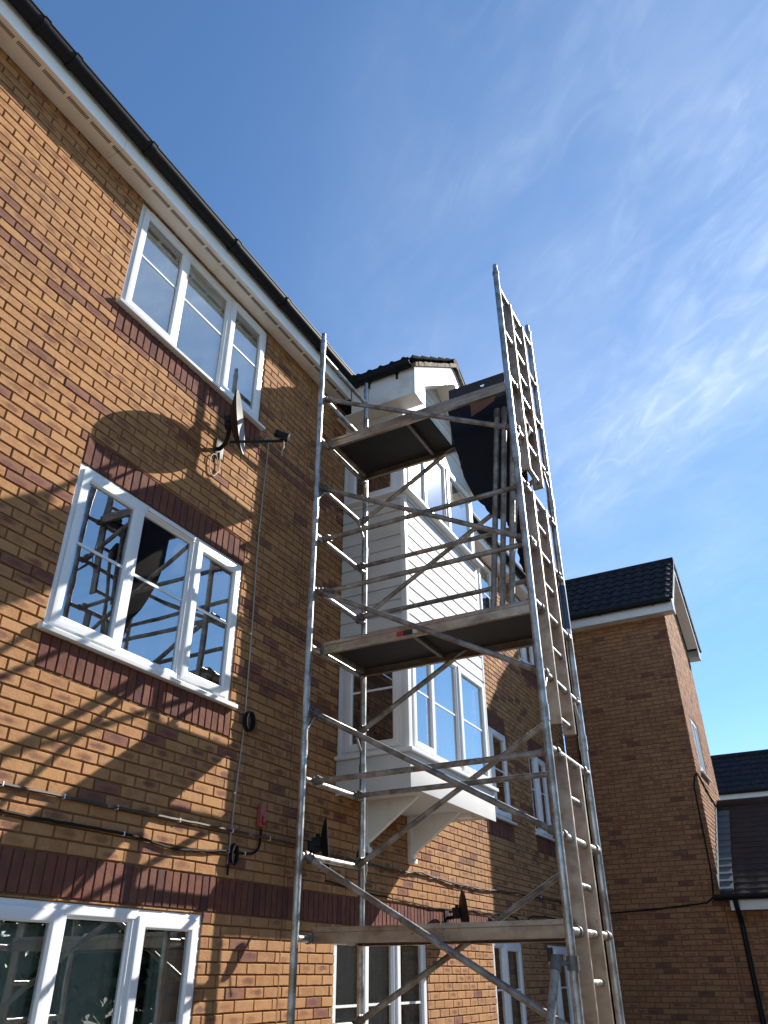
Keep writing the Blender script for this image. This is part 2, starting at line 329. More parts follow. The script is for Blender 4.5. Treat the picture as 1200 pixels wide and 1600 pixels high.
# ------------------------------------------------------------------ brickwork: every brick is modelled, its joints are really recessed
def subtract(r, h):
    a, b, c, d = r; e, f, g, k = h
    if e >= b-1e-6 or f <= a+1e-6 or g >= d-1e-6 or k <= c+1e-6: return [r]
    o = []
    if e > a: o.append((a, e, c, d))
    if f < b: o.append((f, b, c, d))
    x0, x1 = max(a, e), min(b, f)
    if g > c: o.append((x0, x1, c, g))
    if k < d: o.append((x0, x1, k, d))
    return o
J = 0.0045
def brick(mb, T, r, full, rng, depth=0.0115, dark=False):
    a, b, c, d = r
    if b-a < 0.022 or d-c < 0.02: return
    j = lambda s: rng.uniform(-s, s)
    a += J+j(.0012); b -= J+j(.0012); c += J+j(.001); d -= J+j(.001)
    n = j(.0018); t1, t2 = j(.0014), j(.0014)
    tall = d-c > b-a
    m = max(1, min(5, int((max(b-a, d-c))/.042)))
    # outline walked in m steps along the long side, each edge point worn a little differently
    def P(u, v, off): return T(u, v, off)
    vs = []; st = []
    for i in range(m+1):
        f = i/m; wear = lambda: .0018+abs(rng.gauss(0, .0016))
        e0, e1 = wear(), wear(); o = n+t1*(1-2*f)
        ee = .0022 if 0 < i < m else .0
        if not tall:
            x = a+(b-a)*f; xi = min(max(x, a+.003), b-.003)
            L_ = [(x, c, -depth), (xi, c+e0*.35, o-.0032), (xi, c+e0+.001, o+j(.0006)), (xi, d-e1-.001, o+t2+j(.0006)), (xi, d-e1*.35, o-.0032), (x, d, -depth)]
        else:
            y = c+(d-c)*f; yi = min(max(y, c+.003), d-.003)
            L_ = [(b, y, -depth), (b-e0*.35, yi, o-.0032), (b-e0-.001, yi, o+j(.0006)), (a+e1+.001, yi, o+t2+j(.0006)), (a+e1*.35, yi, o-.0032), (a, y, -depth)]
        st += [(q[0], q[1]) for q in L_]; vs += [T(*q) for q in L_]
    fs = []
    for i in range(m):
        for k in range(5): fs.append((i*6+k, (i+1)*6+k, (i+1)*6+k+1, i*6+k+1))
    fs += [(0, 1, 2, 3, 4, 5), tuple(m*6+k for k in (5, 4, 3, 2, 1, 0))]
    mb.add(vs, fs, 0)
    fa, fb, fc, fd = full
    col = (rng.uniform(.95, 1) if dark else rng.random(), rng.random(), rng.random(), 1)
    flip = rng.random() < .5
    for f in fs:
        for i in f:
            uu = (st[i][0]-fa)/(fb-fa); vv = (st[i][1]-fc)/(fd-fc)
            if fd-fc > fb-fa: uu, vv = vv, uu
            mb.uv.append((1-uu if flip else uu, vv)); mb.rnd.append(col)
def backing(mb, T, u0, u1, v0, v1, holes, depth, keep=None, reveal=0.12):
    us = sorted({u0, u1, *[min(max(x, u0), u1) for h in holes for x in h[:2]]}); vs = sorted({v0, v1, *[min(max(x, v0), v1) for h in holes for x in h[2:]]})
    for i in range(len(us)-1):
        for k in range(len(vs)-1):
            cu, cv = (us[i]+us[i+1])/2, (vs[k]+vs[k+1])/2
            if any(h[0] < cu < h[1] and h[2] < cv < h[3] for h in holes): continue
            mb.add([T(us[i], vs[k], -depth), T(us[i+1], vs[k], -depth), T(us[i+1], vs[k+1], -depth), T(us[i], vs[k+1], -depth)], [(0, 1, 2, 3)], 1)
            mb.uv += [(0, 0)]*4; mb.rnd += [(0, 0, 0, 1)]*4
    for (a, b, c, d) in holes:
        for p, q in (((a, c), (a, d)), ((b, d), (b, c)), ((a, d), (b, d)), ((b, c), (a, c))):
            mb.add([T(*p, -depth), T(*q, -depth), T(*q, -reveal), T(*p, -reveal)], [(0, 1, 2, 3)], 1)
            mb.uv += [(0, 0)]*4; mb.rnd += [(0, 0, 0, 1)]*4
def brick_wall(name, parent, T, u0, u1, v0, v1, holes=(), soldiers=(), seed=1, anchor=0.0, test=None, uoff=0.0, mat='brick', dark_rows=()):
    rng = random.Random(seed); mb = MB(); mb.uv = []; mb.rnd = []
    cut = list(holes)+list(soldiers)
    row = math.floor((v0-anchor)/0.075)
    while anchor+row*0.075 < v1:
        c = anchor+row*0.075; d = c+0.075
        k = math.floor((u0-uoff)/0.225)-1
        while uoff+(k+(row % 2)*0.5)*0.225 < u1:
            a = uoff+(k+(row % 2)*0.5)*0.225; b = a+0.225; k += 1
            rs = [(max(a, u0), min(b, u1), max(c, v0), min(d, v1))]
            if rs[0][1]-rs[0][0] < .02: continue
            if test and not test((a+b)/2, (c+d)/2): continue
            for h in cut: rs = [q for r in rs for q in subtract(r, h)]
            dk = row-27 in dark_rows and rng.random() < .86
            for r in rs: brick(mb, T, r, (a, b, c, d), rng, dark=dk)
        row += 1
    if test is None: backing(mb, T, u0, u1, v0, v1, list(holes), 0.010)
    else:
        poly = test(None, None)
        mb.add([T(a, b, -0.010) for a, b in poly], [tuple(range(len(poly)))], 1); mb.uv += [(0, 0)]*len(poly); mb.rnd += [(0, 0, 0, 1)]*len(poly)
    return mb.build(name, [mat, 'mortar'], parent, smooth=False, recalc=False)
def soldier_course(parent, T, rects, holes=(), seed=5):
    rng = random.Random(seed)
    for (u0, u1, v0, v1) in rects:
        mb = MB(); mb.uv = []; mb.rnd = []
        n = max(1, round((u1-u0)/0.075)); w = (u1-u0)/n
        for i in range(n):
            rs = [(u0+i*w, u0+(i+1)*w, v0, v1)]
            for h in holes: rs = [q for r in rs for q in subtract(r, h)]
            for r in rs: brick(mb, T, r, (u0+i*w, u0+(i+1)*w, v0, v1), rng)
        mb.build('soldier_course', ['brick_red'], parent, smooth=False, recalc=False)

# ------------------------------------------------------------------ windows
def window(parent, T, u0, u1, v0, v1, mull=(), openers=(), bar=None, sill=True, vent=(), inside=None, n_out=-0.012, depth=1.4, room=True, fw_=0.06, bar_in=True):
    sh = 0.035 if sill else 0.0
    v0f = v0+sh
    m = MB(); m.ring(u0, u1, v0f, v1, fw_, n_out-0.065, n_out, T)
    edges = [u0, *mull, u1]
    for x in mull: m.box((x-0.032, v0f+fw_, n_out-0.06), (x+0.032, v1-fw_, n_out-0.002), T)
    win = m.build('window', 'upvc', parent, bevel=0.003)
    for i in range(len(edges)-1):
        a = edges[i]+(fw_ if i == 0 else 0.032); b = edges[i+1]-(fw_ if i == len(edges)-2 else 0.032)
        c, d = v0f+fw_, v1-fw_
        if i in openers:
            o = 0.026; s = MB(); s.ring(a-o, b+o, c-o, d+o, 0.068, n_out-0.04, n_out+0.016, T, ch=0.016)
            s.build('sash', 'upvc', win, bevel=0.003)
            a, b, c, d = a+0.042, b-0.042, c+0.042, d-0.042; gn = n_out-0.012
        else:
            gk = MB(); gk.ring(a-0.004, b+0.004, c-0.004, d+0.004, 0.018, n_out-0.045, n_out-0.012, T, ch=0.01); gk.build('glazing_bead', 'upvc', win)
            a, b, c, d = a+0.010, b-0.010, c+0.010, d-0.010; gn = n_out-0.030
        g = MB(); g.add([T(a, c, gn), T(b, c, gn), T(b, d, gn), T(a, d, gn)], [(0, 1, 2, 3)]); g.build('pane', 'glass', win, smooth=False, recalc=False)
        sp = MB(); sp.ring(a, b, c, d, 0.012, gn-0.02, gn-0.004, T, ch=0.002); sp.build('spacer', 'rubber', win, smooth=False)
        if bar is not None:
            q = MB(); bv = c+(d-c)*bar; q.box((a, bv-0.010, gn+0.001), (b, bv+0.010, gn+0.006), T); q.build('glazing_bar', 'upvc', win)
    for (a, b) in vent:
        q = MB(); q.box((a, v1-0.048, n_out), (b, v1-0.022, n_out+0.018), T); q.box((a, v1-0.06, n_out), (b, v1-0.050, n_out+0.006), T)
        q.build('trickle_vent', 'upvc', win, bevel=0.003)
    if sill:
        q = MB(); q.prism([(-0.09, 0.0), (0.050, -0.006), (0.052, 0.020), (0.046, 0.027), (-0.012, 0.034), (-0.09, 0.034)], (u0-0.045, u1+0.045), lambda a, b, c: T(c, v0+b, a))
        q.build('sill', 'upvc', win, bevel=0.002)
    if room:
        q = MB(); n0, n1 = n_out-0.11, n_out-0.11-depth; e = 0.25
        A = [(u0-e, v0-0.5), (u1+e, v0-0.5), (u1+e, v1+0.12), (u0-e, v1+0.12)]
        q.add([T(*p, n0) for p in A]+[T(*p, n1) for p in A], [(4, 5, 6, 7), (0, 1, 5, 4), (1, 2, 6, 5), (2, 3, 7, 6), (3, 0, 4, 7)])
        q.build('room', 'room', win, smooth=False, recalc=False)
    if inside:
        for (kind, a, b, c, d, mat) in inside:
            q = MB(); n = 60; vs = []
            amp = 0.0 if kind == 'blind' else 0.018
            for i in range(n+1):
                x = a+(b-a)*i/n; nn = n_out-0.092+amp*.6*math.sin(i*1.3)+amp*.5*math.sin(i*.53+1)
                vs += [T(x, c, nn), T(x, d, nn)]
            q.add(vs, [(2*i, 2*i+2, 2*i+3, 2*i+1) for i in range(n)])
            q.build('blind' if kind == 'blind' else 'curtain', mat, win, recalc=False)
    return win

# ------------------------------------------------------------------ profiled roof tiles
def tiles(mb, o, u, v, nu, ul, vl, course=0.32, period=0.30, amp=0.028, mi=0, thick=0.025):
    """o origin at the eave, u along it, v up the slope, nu = roof normal"""
    o, u, v, nu = map(Vector, (o, u, v, nu)); k = max(1, int(round(vl/course))); cl = vl/k
    n = int(ul/period*8)
    for r in range(k):
        vs = []
        for i in range(n+1):
            x = ul*i/n; ph = (x/period) % 1.0
            h = amp*(0.5+0.5*math.cos(2*math.pi*ph))**1.3
            jit = random.uniform(-.002, .002)
            p0 = o+u*x+v*(r*cl-0.04)+nu*(h+thick+jit); p1 = o+u*x+v*((r+1)*cl)+nu*(h+0.002)
            vs += [p0-nu*thick, p0, p1]
        mb.add(vs, [q for i in range(n) for q in ((3*i, 3*i+3, 3*i+4, 3*i+1), (3*i+1, 3*i+4, 3*i+5, 3*i+2))], mi)
def gutter_mb(p0, p1, r=0.058, outv=(1, 0, 0), lips=True):
    p0, p1, ov = Vector(p0), Vector(p1), Vector(outv); m = MB(); n = 12; vs = []
    prof = [(-r, 0.012)]+[(-r*math.cos(math.pi*i/n), -r*math.sin(math.pi*i/n)) for i in range(n+1)]+[(r, 0.012), (r+0.006, 0.014), (r+0.006, 0.004)]
    prof += [(r-0.004, 0.006)]+[((r-0.004)*math.cos(math.pi*i/n), -(r-0.004)*math.sin(math.pi*i/n)) for i in range(1, n+1)]
    for p in (p0, p1): vs += [p+ov*a+Vector((0, 0, b)) for a, b in prof]
    k = len(prof); m.add(vs, [(i, (i+1) % k, k+(i+1) % k, k+i) for i in range(k)]+[tuple(range(k-1, -1, -1)), tuple(range(k, 2*k))]); return m
def gutter(parent, p0, p1, brackets, axis, outv, r=0.064):
    g = gutter_mb(p0, p1, r, outv).build('gutter', 'black_plastic', parent)
    for b in brackets:
        q = Vector(p0); q[axis] = b; d = Vector((0, 0, 0)); d[axis] = 0.027
        m = gutter_mb(q-d, q+d, r+0.009, outv)
        ov = Vector(outv); back = q-ov*(r+0.012)
        for w in (-0.5, 0.5):
            e = Vector((0, 0, 0)); e[axis] = 0.016*w
        m.tube(back+Vector((0, 0, -r*1.25)), back+Vector((0, 0, 0.01)), 0.008, 6)
        m.build('gutter_bracket', 'black_plastic', g)
    return g

# ================================================================== ground
gm = MB(); gm.add([(-300, -300, 0), (300, -300, 0), (300, 300, 0), (-300, 300, 0)], [(0, 1, 2, 3)])
ground = gm.build('ground', 'tarmac', None, smooth=False, recalc=False); ground['kind'] = 'structure'

# ================================================================== main building
MAIN = thing('brick_building', 'long three storey orange brick building with white windows, eaves and oriel bay on the left', 'building')
STR0, STR1 = 2.085, 2.310
f1 = (2.905, 4.725, 3.52, 4.765); tp = (2.905, 4.745, 6.275, 7.52); gd = (2.86, 4.665, 0.75, 2.065)
g2 = (6.40, 8.19, 0.75, 2.065)
g3 = (10.05, 11.06, 0.9, 2.065); g4 = (12.15, 13.10, 0.9, 2.065)
f3 = (10.12, 11.12, 3.52, 4.765); f4 = (12.12, 12.98, 3.52, 4.765)
t3 = (10.12, 11.12, 6.275, 7.52); t4 = (12.15, 13.0, 6.275, 7.52)
bay_lo = (6.36, 8.36, 3.46, 4.655); bay_up = (6.36, 8.36, 6.21, 7.30)
holes = [f1, tp, gd, g2, g3, g4, f3, f4, t3, t4, bay_lo, bay_up]
sold = [(-1.0, 14.3, STR0, STR1)]
for w in (f1, f3, f4):
    sold += [(w[0], w[1], w[3], w[3]+0.225), (w[0]+.005, w[1]+0.03, w[2]-0.225, w[2])]
for w in (tp, t3, t4): sold += [(w[0], w[1]+0.03, w[2]-0.225, w[2])]
brick_wall('wall', MAIN, TM, -1.0, 14.3, 0, 7.56, holes, sold, seed=11, anchor=STR0-27*0.075, uoff=0.03, dark_rows=(23, 31, 52, 54))
soldier_course(MAIN, TM, sold)
cur = lambda w, f0, f1_, mat: ('curtain', w[0]+(w[1]-w[0])*f0, w[0]+(w[1]-w[0])*f1_, w[2], w[3], mat)
window(MAIN, TM, *f1, mull=(3.515, 4.135), openers=(0, 2), bar=0.53, vent=((3.56, 4.10),), inside=[cur(f1, 0.0, 0.06, 'curtain_grey'), cur(f1, 0.94, 1.0, 'curtain_grey')])
window(MAIN, TM, *tp, mull=(3.525, 4.165), openers=(0, 2), bar=0.56, vent=((3.0, 3.47), (4.22, 4.68)), inside=[cur(tp, 0, 1, 'net')])
window(MAIN, TM, *gd, mull=(3.475, 4.06), openers=(0, 2), bar=0.47, vent=(), inside=[cur(gd, 0, 0.70, 'curtain_grey'), cur(gd, 0.80, 1.0, 'curtain_grey')])
window(MAIN, TM, *g2, mull=(6.98, 7.53), openers=(2,), bar=0.55, inside=[cur(g2, 0, 0.62, 'curtain_grey'), cur(g2, 0.80, 1, 'curtain_grey')])
window(MAIN, TM, *g3, mull=(10.45,), openers=(1,), bar=0.55, inside=[cur(g3, 0.5, 1, 'curtain_grey')])
window(MAIN, TM, *g4, mull=(12.5,), openers=(1,), bar=0.55, inside=[cur(g4, 0.0, .3, 'curtain_grey')])
window(MAIN, TM, *f3, mull=(10.5,), openers=(1,), bar=0.55, vent=((10.55, 11.0),), inside=[cur(f3, 0, .4, 'curtain_grey')])
window(MAIN, TM, *f4, mull=(12.5,), openers=(1,), bar=0.55, inside=[cur(f4, .6, 1, 'curtain_grey')])
window(MAIN, TM, *t3, mull=(10.5,), openers=(1,), bar=0.55, inside=[cur(t3, 0, 1, 'net')])
window(MAIN, TM, *t4, mull=(12.5,), openers=(1,), bar=0.55, inside=[cur(t4, 0, 1, 'net')])
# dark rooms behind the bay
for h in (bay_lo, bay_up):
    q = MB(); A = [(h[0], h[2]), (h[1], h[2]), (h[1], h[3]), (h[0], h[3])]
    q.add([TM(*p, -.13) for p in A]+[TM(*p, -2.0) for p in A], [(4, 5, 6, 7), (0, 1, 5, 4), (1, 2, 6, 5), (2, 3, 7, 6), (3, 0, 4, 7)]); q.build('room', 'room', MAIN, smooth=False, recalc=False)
# movement joint
mj = MB()
for (za, zb) in ((0.0, STR0), (STR1, 7.54)): mj.box((5.600, za, -0.013), (5.614, zb, 0.0005), TM)
mj.build('movement_joint', 'mortar', MAIN, smooth=False)
# eaves: soffit boards, slots, fascia, gutter
def eaves(ya, yb, brs, slots=True):
    s = MB(); segs = [ya]
    for y in (2.45, 5.0): 
        if ya < y < yb: segs.append(y)
    segs.append(yb)
    for a, b in zip(segs, segs[1:]): s.box((a+.0015, 7.545, 0.0), (b-.0015, 7.556, 0.188), lambda u, v, n: TM(u, v, n))
    so_ = s.build('soffit', 'soffit_white', MAIN, bevel=0.001)
    if slots:
        y = ya+0.1
        while y < yb-0.1:
            v = MB()
            for i in range(17):
                yy = y+i*0.0122
                if yy < yb-.03: v.box((yy, 7.5425, 0.126), (yy+0.006, 7.546, 0.158), TM)
            y += 0.235
            v.build('vent_slots', 'slot_dark', so_, smooth=False)
    f = MB()
    for a, b in zip(segs, segs[1:]): f.box((a+.001, 7.532, 0.190), (b-.001, 7.72, 0.208), TM)
    f.build('fascia', 'fascia_white', MAIN, bevel=0.003)
    gutter(MAIN, (0.272, ya, 7.735), (0.272, yb, 7.735), brs, 1, (1, 0, 0))
eaves(-1.0, 6.12, [0.7, 1.50, 1.80, 2.63, 3.78, 4.62, 5.37])
eaves(8.60, 14.05, [9.2, 10.2, 11.2, 12.2, 13.2], slots=False)
# main roof slope
rm = MB(); tiles(rm, (0.24, -1.0, 7.77), (0, 1, 0), Vector((-math.cos(R(36)), 0, math.sin(R(36)))), Vector((math.sin(R(36)), 0, math.cos(R(36)))), 15.3, 4.2, amp=0.02)
rm.box((-3.3, -1.0, 7.60), (-3.2, 14.3, 10.2))
rm.build('roof', 'tile', MAIN, recalc=False)

# ---- oriel bay (part of the building)
Y0, Y1, XB = 6.35, 8.37, 0.767
BAY = MB()
ZA, ZS, ZC0, ZC1, ZU, ZE = 3.15, 3.43, 4.66, 6.15, 6.23, 7.335
# apron box (floor) with white boards
BAY.box((0.002, Y0, ZA), (XB, Y1, ZS))
# cladding core between the two windows
core = MB(); core.box((0.002, Y0+.012, ZC0), (XB-.012, Y1-.012, ZC1))
# head over the upper windows
hd_ = MB(); hd_.box((0.002, Y0, 7.27), (XB, Y1, 7.42))
oriel = BAY.build('oriel_bay', 'upvc_clad', MAIN, bevel=0.004)
core.build('cladding_core', 'slot_dark', oriel); hd_.build('window_head', 'upvc_clad', oriel, bevel=0.004)
# boarded cladding: shiplap boards
cb = MB()
nb = 10; bh = (ZC1-ZC0)/nb
for i in range(nb):
    z0 = ZC0+i*bh
    prof = [(-0.002, 0.0), (0.014, 0.0), (0.016, 0.004), (0.016, bh-0.022), (0.004, bh-0.012), (0.004, bh-.003), (-0.002, bh-.003)]
    cb.prism([(a, b) for a, b in prof], (Y0+.05, Y1-.05), lambda a, b, c: (XB-.014+a, c, z0+b))
    cb.prism([(a, b) for a, b in prof], (0.003, XB-.05), lambda a, b, c: (c, Y0+.014-a, z0+b))
cb.build('cladding', 'upvc_clad', oriel, smooth=False)
for (a, b) in (((XB-.052, Y0-.006, ZC0), (XB+.006, Y0+.052, ZC1)), ((XB-.03, Y1-.05, ZC0), (XB+.006, Y1+.004, ZC1))):
    ct = MB(); ct.box(a, b); ct.build('corner_trim', 'upvc', oriel, bevel=0.003)
ct = MB()
ct.box((0.003, Y0-.008, ZC1-.002), (XB+.010, Y0+.03, ZC1+.034)); ct.box((XB-.03, Y0+.03, ZC1-.002), (XB+.010, Y1+.004, ZC1+.034))
ct.build('cover_strip', 'upvc', oriel, bevel=0.003)
# sills (ledges) of both windows
for zz_, pr in ((ZS, 0.055), (ZC1+.034, 0.085)):
    q = MB(); q.box((0.003, Y0-pr, zz_+.001), (XB+pr, Y1+.06, zz_+.036)); q.build('sill', 'upvc', oriel, bevel=0.006)
# windows of the bay
def bay_window(v0, v1, mull, openers, bar, blind):
    ws = []
    ws.append(window(oriel, TX(XB+.004), Y0+.065, Y1-.02, v0, v1, mull=mull, openers=openers, bar=bar, sill=False, room=False))
    ws.append(window(oriel, TS(Y0-.004), 0.05, XB-.065, v0, v1, mull=(), openers=(0,), bar=bar, sill=False, room=False))
    ws.append(window(oriel, frame((0, Y1+.004, 0), (-1, 0, 0), (0, 0, 1), (0, 1, 0)), -(XB-.03), -0.05, v0, v1, openers=(), bar=bar, sill=False, room=False))
    for a, b in (((XB-.064, Y0-.003, v0), (XB+.003, Y0+.064, v1)), ((0.003, Y0+.0, v0), (0.048, Y0+.06, v1)), ((XB-.05, Y1-.018, v0), (XB+.002, Y1+.003, v1))):
        p = MB(); p.box(a, b); p.build('corner_post', 'upvc', oriel, bevel=0.004)
    # the pieces of a window count as sub-parts of the bay
    for w in ws:
        for ch in list(w.children): ch.parent = oriel
        w.name = 'window_frame'
bay_window(ZS+.037, ZC0-.001, (6.93, 7.58), (0, 2), 0.5, False)
bay_window(ZC1+.071, 7.27, (6.95, 7.55), (0, 2), None, True)
# blinds drawn in the upper bay window, a curtain edge in the lower
for (a, b, c, d, nm, mt) in ((7.62, 8.25, 6.3, 7.25, 'blind', 'blind'), (7.2, 8.2, 3.5, 4.62, 'curtain', 'net')):
    q = MB(); vs = []; n = 40
    for i in range(n+1):
        y = a+(b-a)*i/n; x = XB-.10+(0 if nm == 'blind' else .012*math.sin(i*1.1))
        vs += [(x, y, c), (x, y, d)]
    q.add(vs, [(2*i, 2*i+2, 2*i+3, 2*i+1) for i in range(n)]); q.build(nm, mt, oriel, recalc=False)
# brackets under the bay
for yb in (6.86, 7.83):
    q = MB(); q.prism([(0.055, ZA), (0.60, ZA), (0.58, ZA-.02), (0.085, 2.79), (0.055, 2.77)], (yb-.025, yb+.025), lambda a, b, c: (a, c, b))
    q.box((0.001, yb-.04, 2.69), (0.055, yb+.04, ZA-.001))
    q.box((0.055, yb-.04, 2.69), (0.08, yb+.04, 2.74))
    q.build('support_bracket', 'old_white', oriel, bevel=0.005)
pl = MB(); pl.box((XB-.25, 7.93, ZA-.035), (XB-.10, 8.05, ZA-.001)); pl.build('underside_block', 'old_white', oriel, bevel=0.004)
ap = MB(); ap.box((XB, Y0-.012, ZA-.03), (XB+.014, Y1+.01, ZS-.002)); ap.box((0.003, Y0-.012, ZA-.03), (XB, Y0, ZS-.002)); ap.build('apron_board', 'upvc_clad', oriel, bevel=0.003)
# bay roof: little gable facing out, ridge running back into the main roof
YE0, YE1, YR_ = 6.13, 8.59, 7.36; XV = 1.02; PT = R(37)
ZEAVE = 7.70; ZR = ZEAVE+(YR_-YE0)*math.tan(PT)
brf = MB()
for (ye, sgn) in ((YE0-.045, 1), (YE1+.045, -1)):
    v = Vector((0, sgn*math.cos(PT), math.sin(PT))); nrm = Vector((0, -sgn*math.sin(PT), math.cos(PT)))
    ze = ZEAVE-.045*math.tan(PT)+.105
    if sgn > 0: tiles(brf, (-1.6, ye, ze), (1, 0, 0), v, nrm, XV+.05+1.6, (abs(YR_-ye))/math.cos(PT), course=.33, period=.15, amp=.035)
    else: tiles(brf, (XV+.05, ye, ze), (-1, 0, 0), v, nrm, XV+.05+1.6, (abs(YR_-ye))/math.cos(PT), course=.33, period=.15, amp=.035)
brf.tube((-1.6, YR_, ZR+.05), (XV+.06, YR_, ZR+.05), 0.085, 14)
brf.build('bay_roof_tiles', 'tile', oriel, recalc=False)
vg = MB()
for sgn, ye in ((1, YE0-.04), (-1, YE1+.04)):
    pts = []; n = 16
    for i in range(n):
        for q in (0,):
            t0, t1 = i/n, (i+1)/n
            y0_, y1_ = ye+(YR_-ye)*t0, ye+(YR_-ye)*t1
            zb = lambda y: ZEAVE+(abs(y-(YE0 if sgn > 0 else YE1)))*math.tan(PT)*(1 if (y-(YE0 if sgn > 0 else YE1))*sgn >= 0 else -1)
            h0 = .055+random.uniform(-.006, .008)
            vg.prism([(y0_, zb(y0_)-.005), (y1_, zb(y1_)-.005), (y1_, zb(y1_)+h0), (y0_, zb(y0_)+h0)], (XV-.02, XV+.062+random.uniform(-.004, .004)), lambda a, b, c: (c, a, b))
vg.build('verge', 'verge_mortar', oriel, smooth=False)
# gable barge boards and box ends
bb = MB()
tn = math.tan(PT)
zi = ZEAVE-.27+.27*tn-.02
bb.prism([(YE0, 7.32), (YE0, ZEAVE-.006), (YR_, ZR-.006), (YE1, ZEAVE-.006), (YE1, 7.32), (YE1-.27, 7.32), (YE1-.27, zi), (YR_, ZR-.27), (YE0+.27, zi), (YE0+.27, 7.32)], (XV, XV+.018), lambda a, b, c: (c, a, b))
bb.build('barge_board', 'upvc', oriel, bevel=0.002)
for sgn, ye in ((1, YE0), (-1, YE1)):
    fs_ = MB(); fs_.box((0.21, min(ye, ye+sgn*.018), 7.325), (XV-.001, max(ye, ye+sgn*.018), 7.70)); fs_.build('bay_fascia', 'old_white', oriel, bevel=0.002)
for a, b in (((0.0, YE0+.02, 7.335), (XV-.001, Y0+.03, 7.346)), ((0.0, Y1-.03, 7.335), (XV-.001, YE1-.02, 7.346))):
    sf = MB(); sf.box(a, b); sf.build('bay_soffit', 'soffit_white', oriel, smooth=False)
for sgn, ye, yw in ((1, YE0+.27, Y0), (-1, YE1-.27, Y1)):
    zz0 = ZEAVE-.27+.27*tn; 
    sf = MB(); sf.prism([(ye-sgn*.0, zz0+.0), (YR_, ZR-.26), (YR_, ZR-.245), (ye-sgn*.0, zz0+.015)], (XB+.004, XV-.001), lambda a, b, c: (c, a, b)); sf.build('verge_soffit', 'soffit_white', oriel, smooth=False)
gb = MB()
k = 14
zt = lambda y: ZEAVE-.27+tn*min(y-YE0, YE1-y)
for i in range(9):
    z0 = 7.42+i*.12; z1 = z0+.12
    # board clipped to the slope
    ya_ = max(Y0, YE0+(z0-(ZEAVE-.27))/tn); yb_ = min(Y1, YE1-(z0-(ZEAVE-.27))/tn)
    if yb_-ya_ < .05: break
    gb.prism([(0, 0), (.016, 0), (.016, .108), (.004, .114), (.004, .12), (0, .12)], (ya_, yb_), lambda a, b, c: (XB-.016+a, c, z0+b))
gb.build('gable_cladding', 'upvc_clad', oriel, smooth=False)
gutter(oriel, (0.30, YE0-.062, 7.735), (XV+.01, YE0-.062, 7.735), [], 0, (0, -1, 0)).name = 'bay_gutter'
gutter(oriel, (0.30, YE1+.062, 7.735), (XV+.01, YE1+.062, 7.735), [], 0, (0, 1, 0)).name = 'bay_gutter'
for x in (0.45, 0.82):
    gbk = MB(); gbk.tube((x, YE0-.012, 7.60), (x, YE0-.012, 7.74), .014, 8); gbk.box((x-.02, YE0-.13, 7.668), (x+.02, YE0-.002, 7.682))
    gbk.build('bay_gutter_bracket', 'black_plastic', oriel)

# ================================================================== wing across the end
WY, WX, WD = 14.3, 2.185, 2.65
WING = thing('brick_building', 'plain brick gable block at the right, its near face in shade under black tiles', 'building', (0, 0, 0))
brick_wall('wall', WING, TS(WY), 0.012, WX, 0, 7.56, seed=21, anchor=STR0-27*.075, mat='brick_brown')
gz = lambda y: 7.46+min(y-WY, WY+WD-y)*math.tan(R(45))
sw = (14.92, 15.72, 4.72, 5.72)
def side_test(a, b):
    if a is None: return [(WY, 0), (WY+WD, 0), (WY+WD, 7.46), (WY+WD/2, gz(WY+WD/2)), (WY, 7.46)]
    return b < gz(a)-.02 and WY < a < WY+WD
def side_wall():
    # wall with its window opening: brick cells, backing split round the hole
    rng = random.Random(33); mb = MB(); mb.uv = []; mb.rnd = []
    row = 0; an = STR0-27*.075
    while an+row*.075 < 9:
        c = an+row*.075; d = c+.075; k = -1
        while True:
            a = WY+(k+(row % 2)*.5)*.225; b = a+.225; k += 1
            if a > WY+WD: break
            r = (max(a, WY), min(b, WY+WD), c, d)
            if r[1]-r[0] < .03 or d > gz((r[0]+r[1])/2): continue
            for q in subtract(r, sw): brick(mb, TX(WX), q, (a, b, c, d), rng)
        row += 1
    backing(mb, TX(WX), WY, WY+WD, 0, 7.46, [sw], .010)
    A = [(WY, 7.46), (WY+WD, 7.46), (WY+WD/2, gz(WY+WD/2))]
    mb.add([TX(WX)(a, b, -.010) for a, b in A], [(0, 1, 2)], 1); mb.uv += [(0, 0)]*3; mb.rnd += [(0, 0, 0, 1)]*3
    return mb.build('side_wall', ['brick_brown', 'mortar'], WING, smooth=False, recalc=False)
side_wall()
bk = MB(); bk.box((0.0, WY+WD-.1, 0), (WX-.01, WY+WD, 7.4)); bk.build('rear_wall', 'mortar', WING, smooth=False)
window(WING, TX(WX), *sw, mull=(15.32,), openers=(0,), bar=None, inside=[cur(sw, 0, 1, 'net')])
wy0, wy1, wr = WY-.22, WY+WD+.22, WY+WD/2
wze = 7.68; wzr = wze+(wr-wy0)*math.tan(R(43)); XVW = WX+.21
wrf = MB(); c43, s43 = math.cos(R(43)), math.sin(R(43))
tiles(wrf, (-1.5, wy0-.05, wze-.01), (1, 0, 0), (0, c43, s43), (0, -s43, c43), XVW+.03+1.5, (wr-wy0+.05)/c43, course=.30, period=.20, amp=.032)
tiles(wrf, (XVW+.03, wy1+.05, wze-.01), (-1, 0, 0), (0, -c43, s43), (0, s43, c43), XVW+.03+1.5, (wr-wy0+.05)/c43, course=.30, period=.20, amp=.032)
wrf.tube((-1.5, wr, wzr+.02), (XVW+.03, wr, wzr+.02), .09, 12)
wrf.build('roof', 'tile', WING, recalc=False)
wv = MB(); ww = MB()
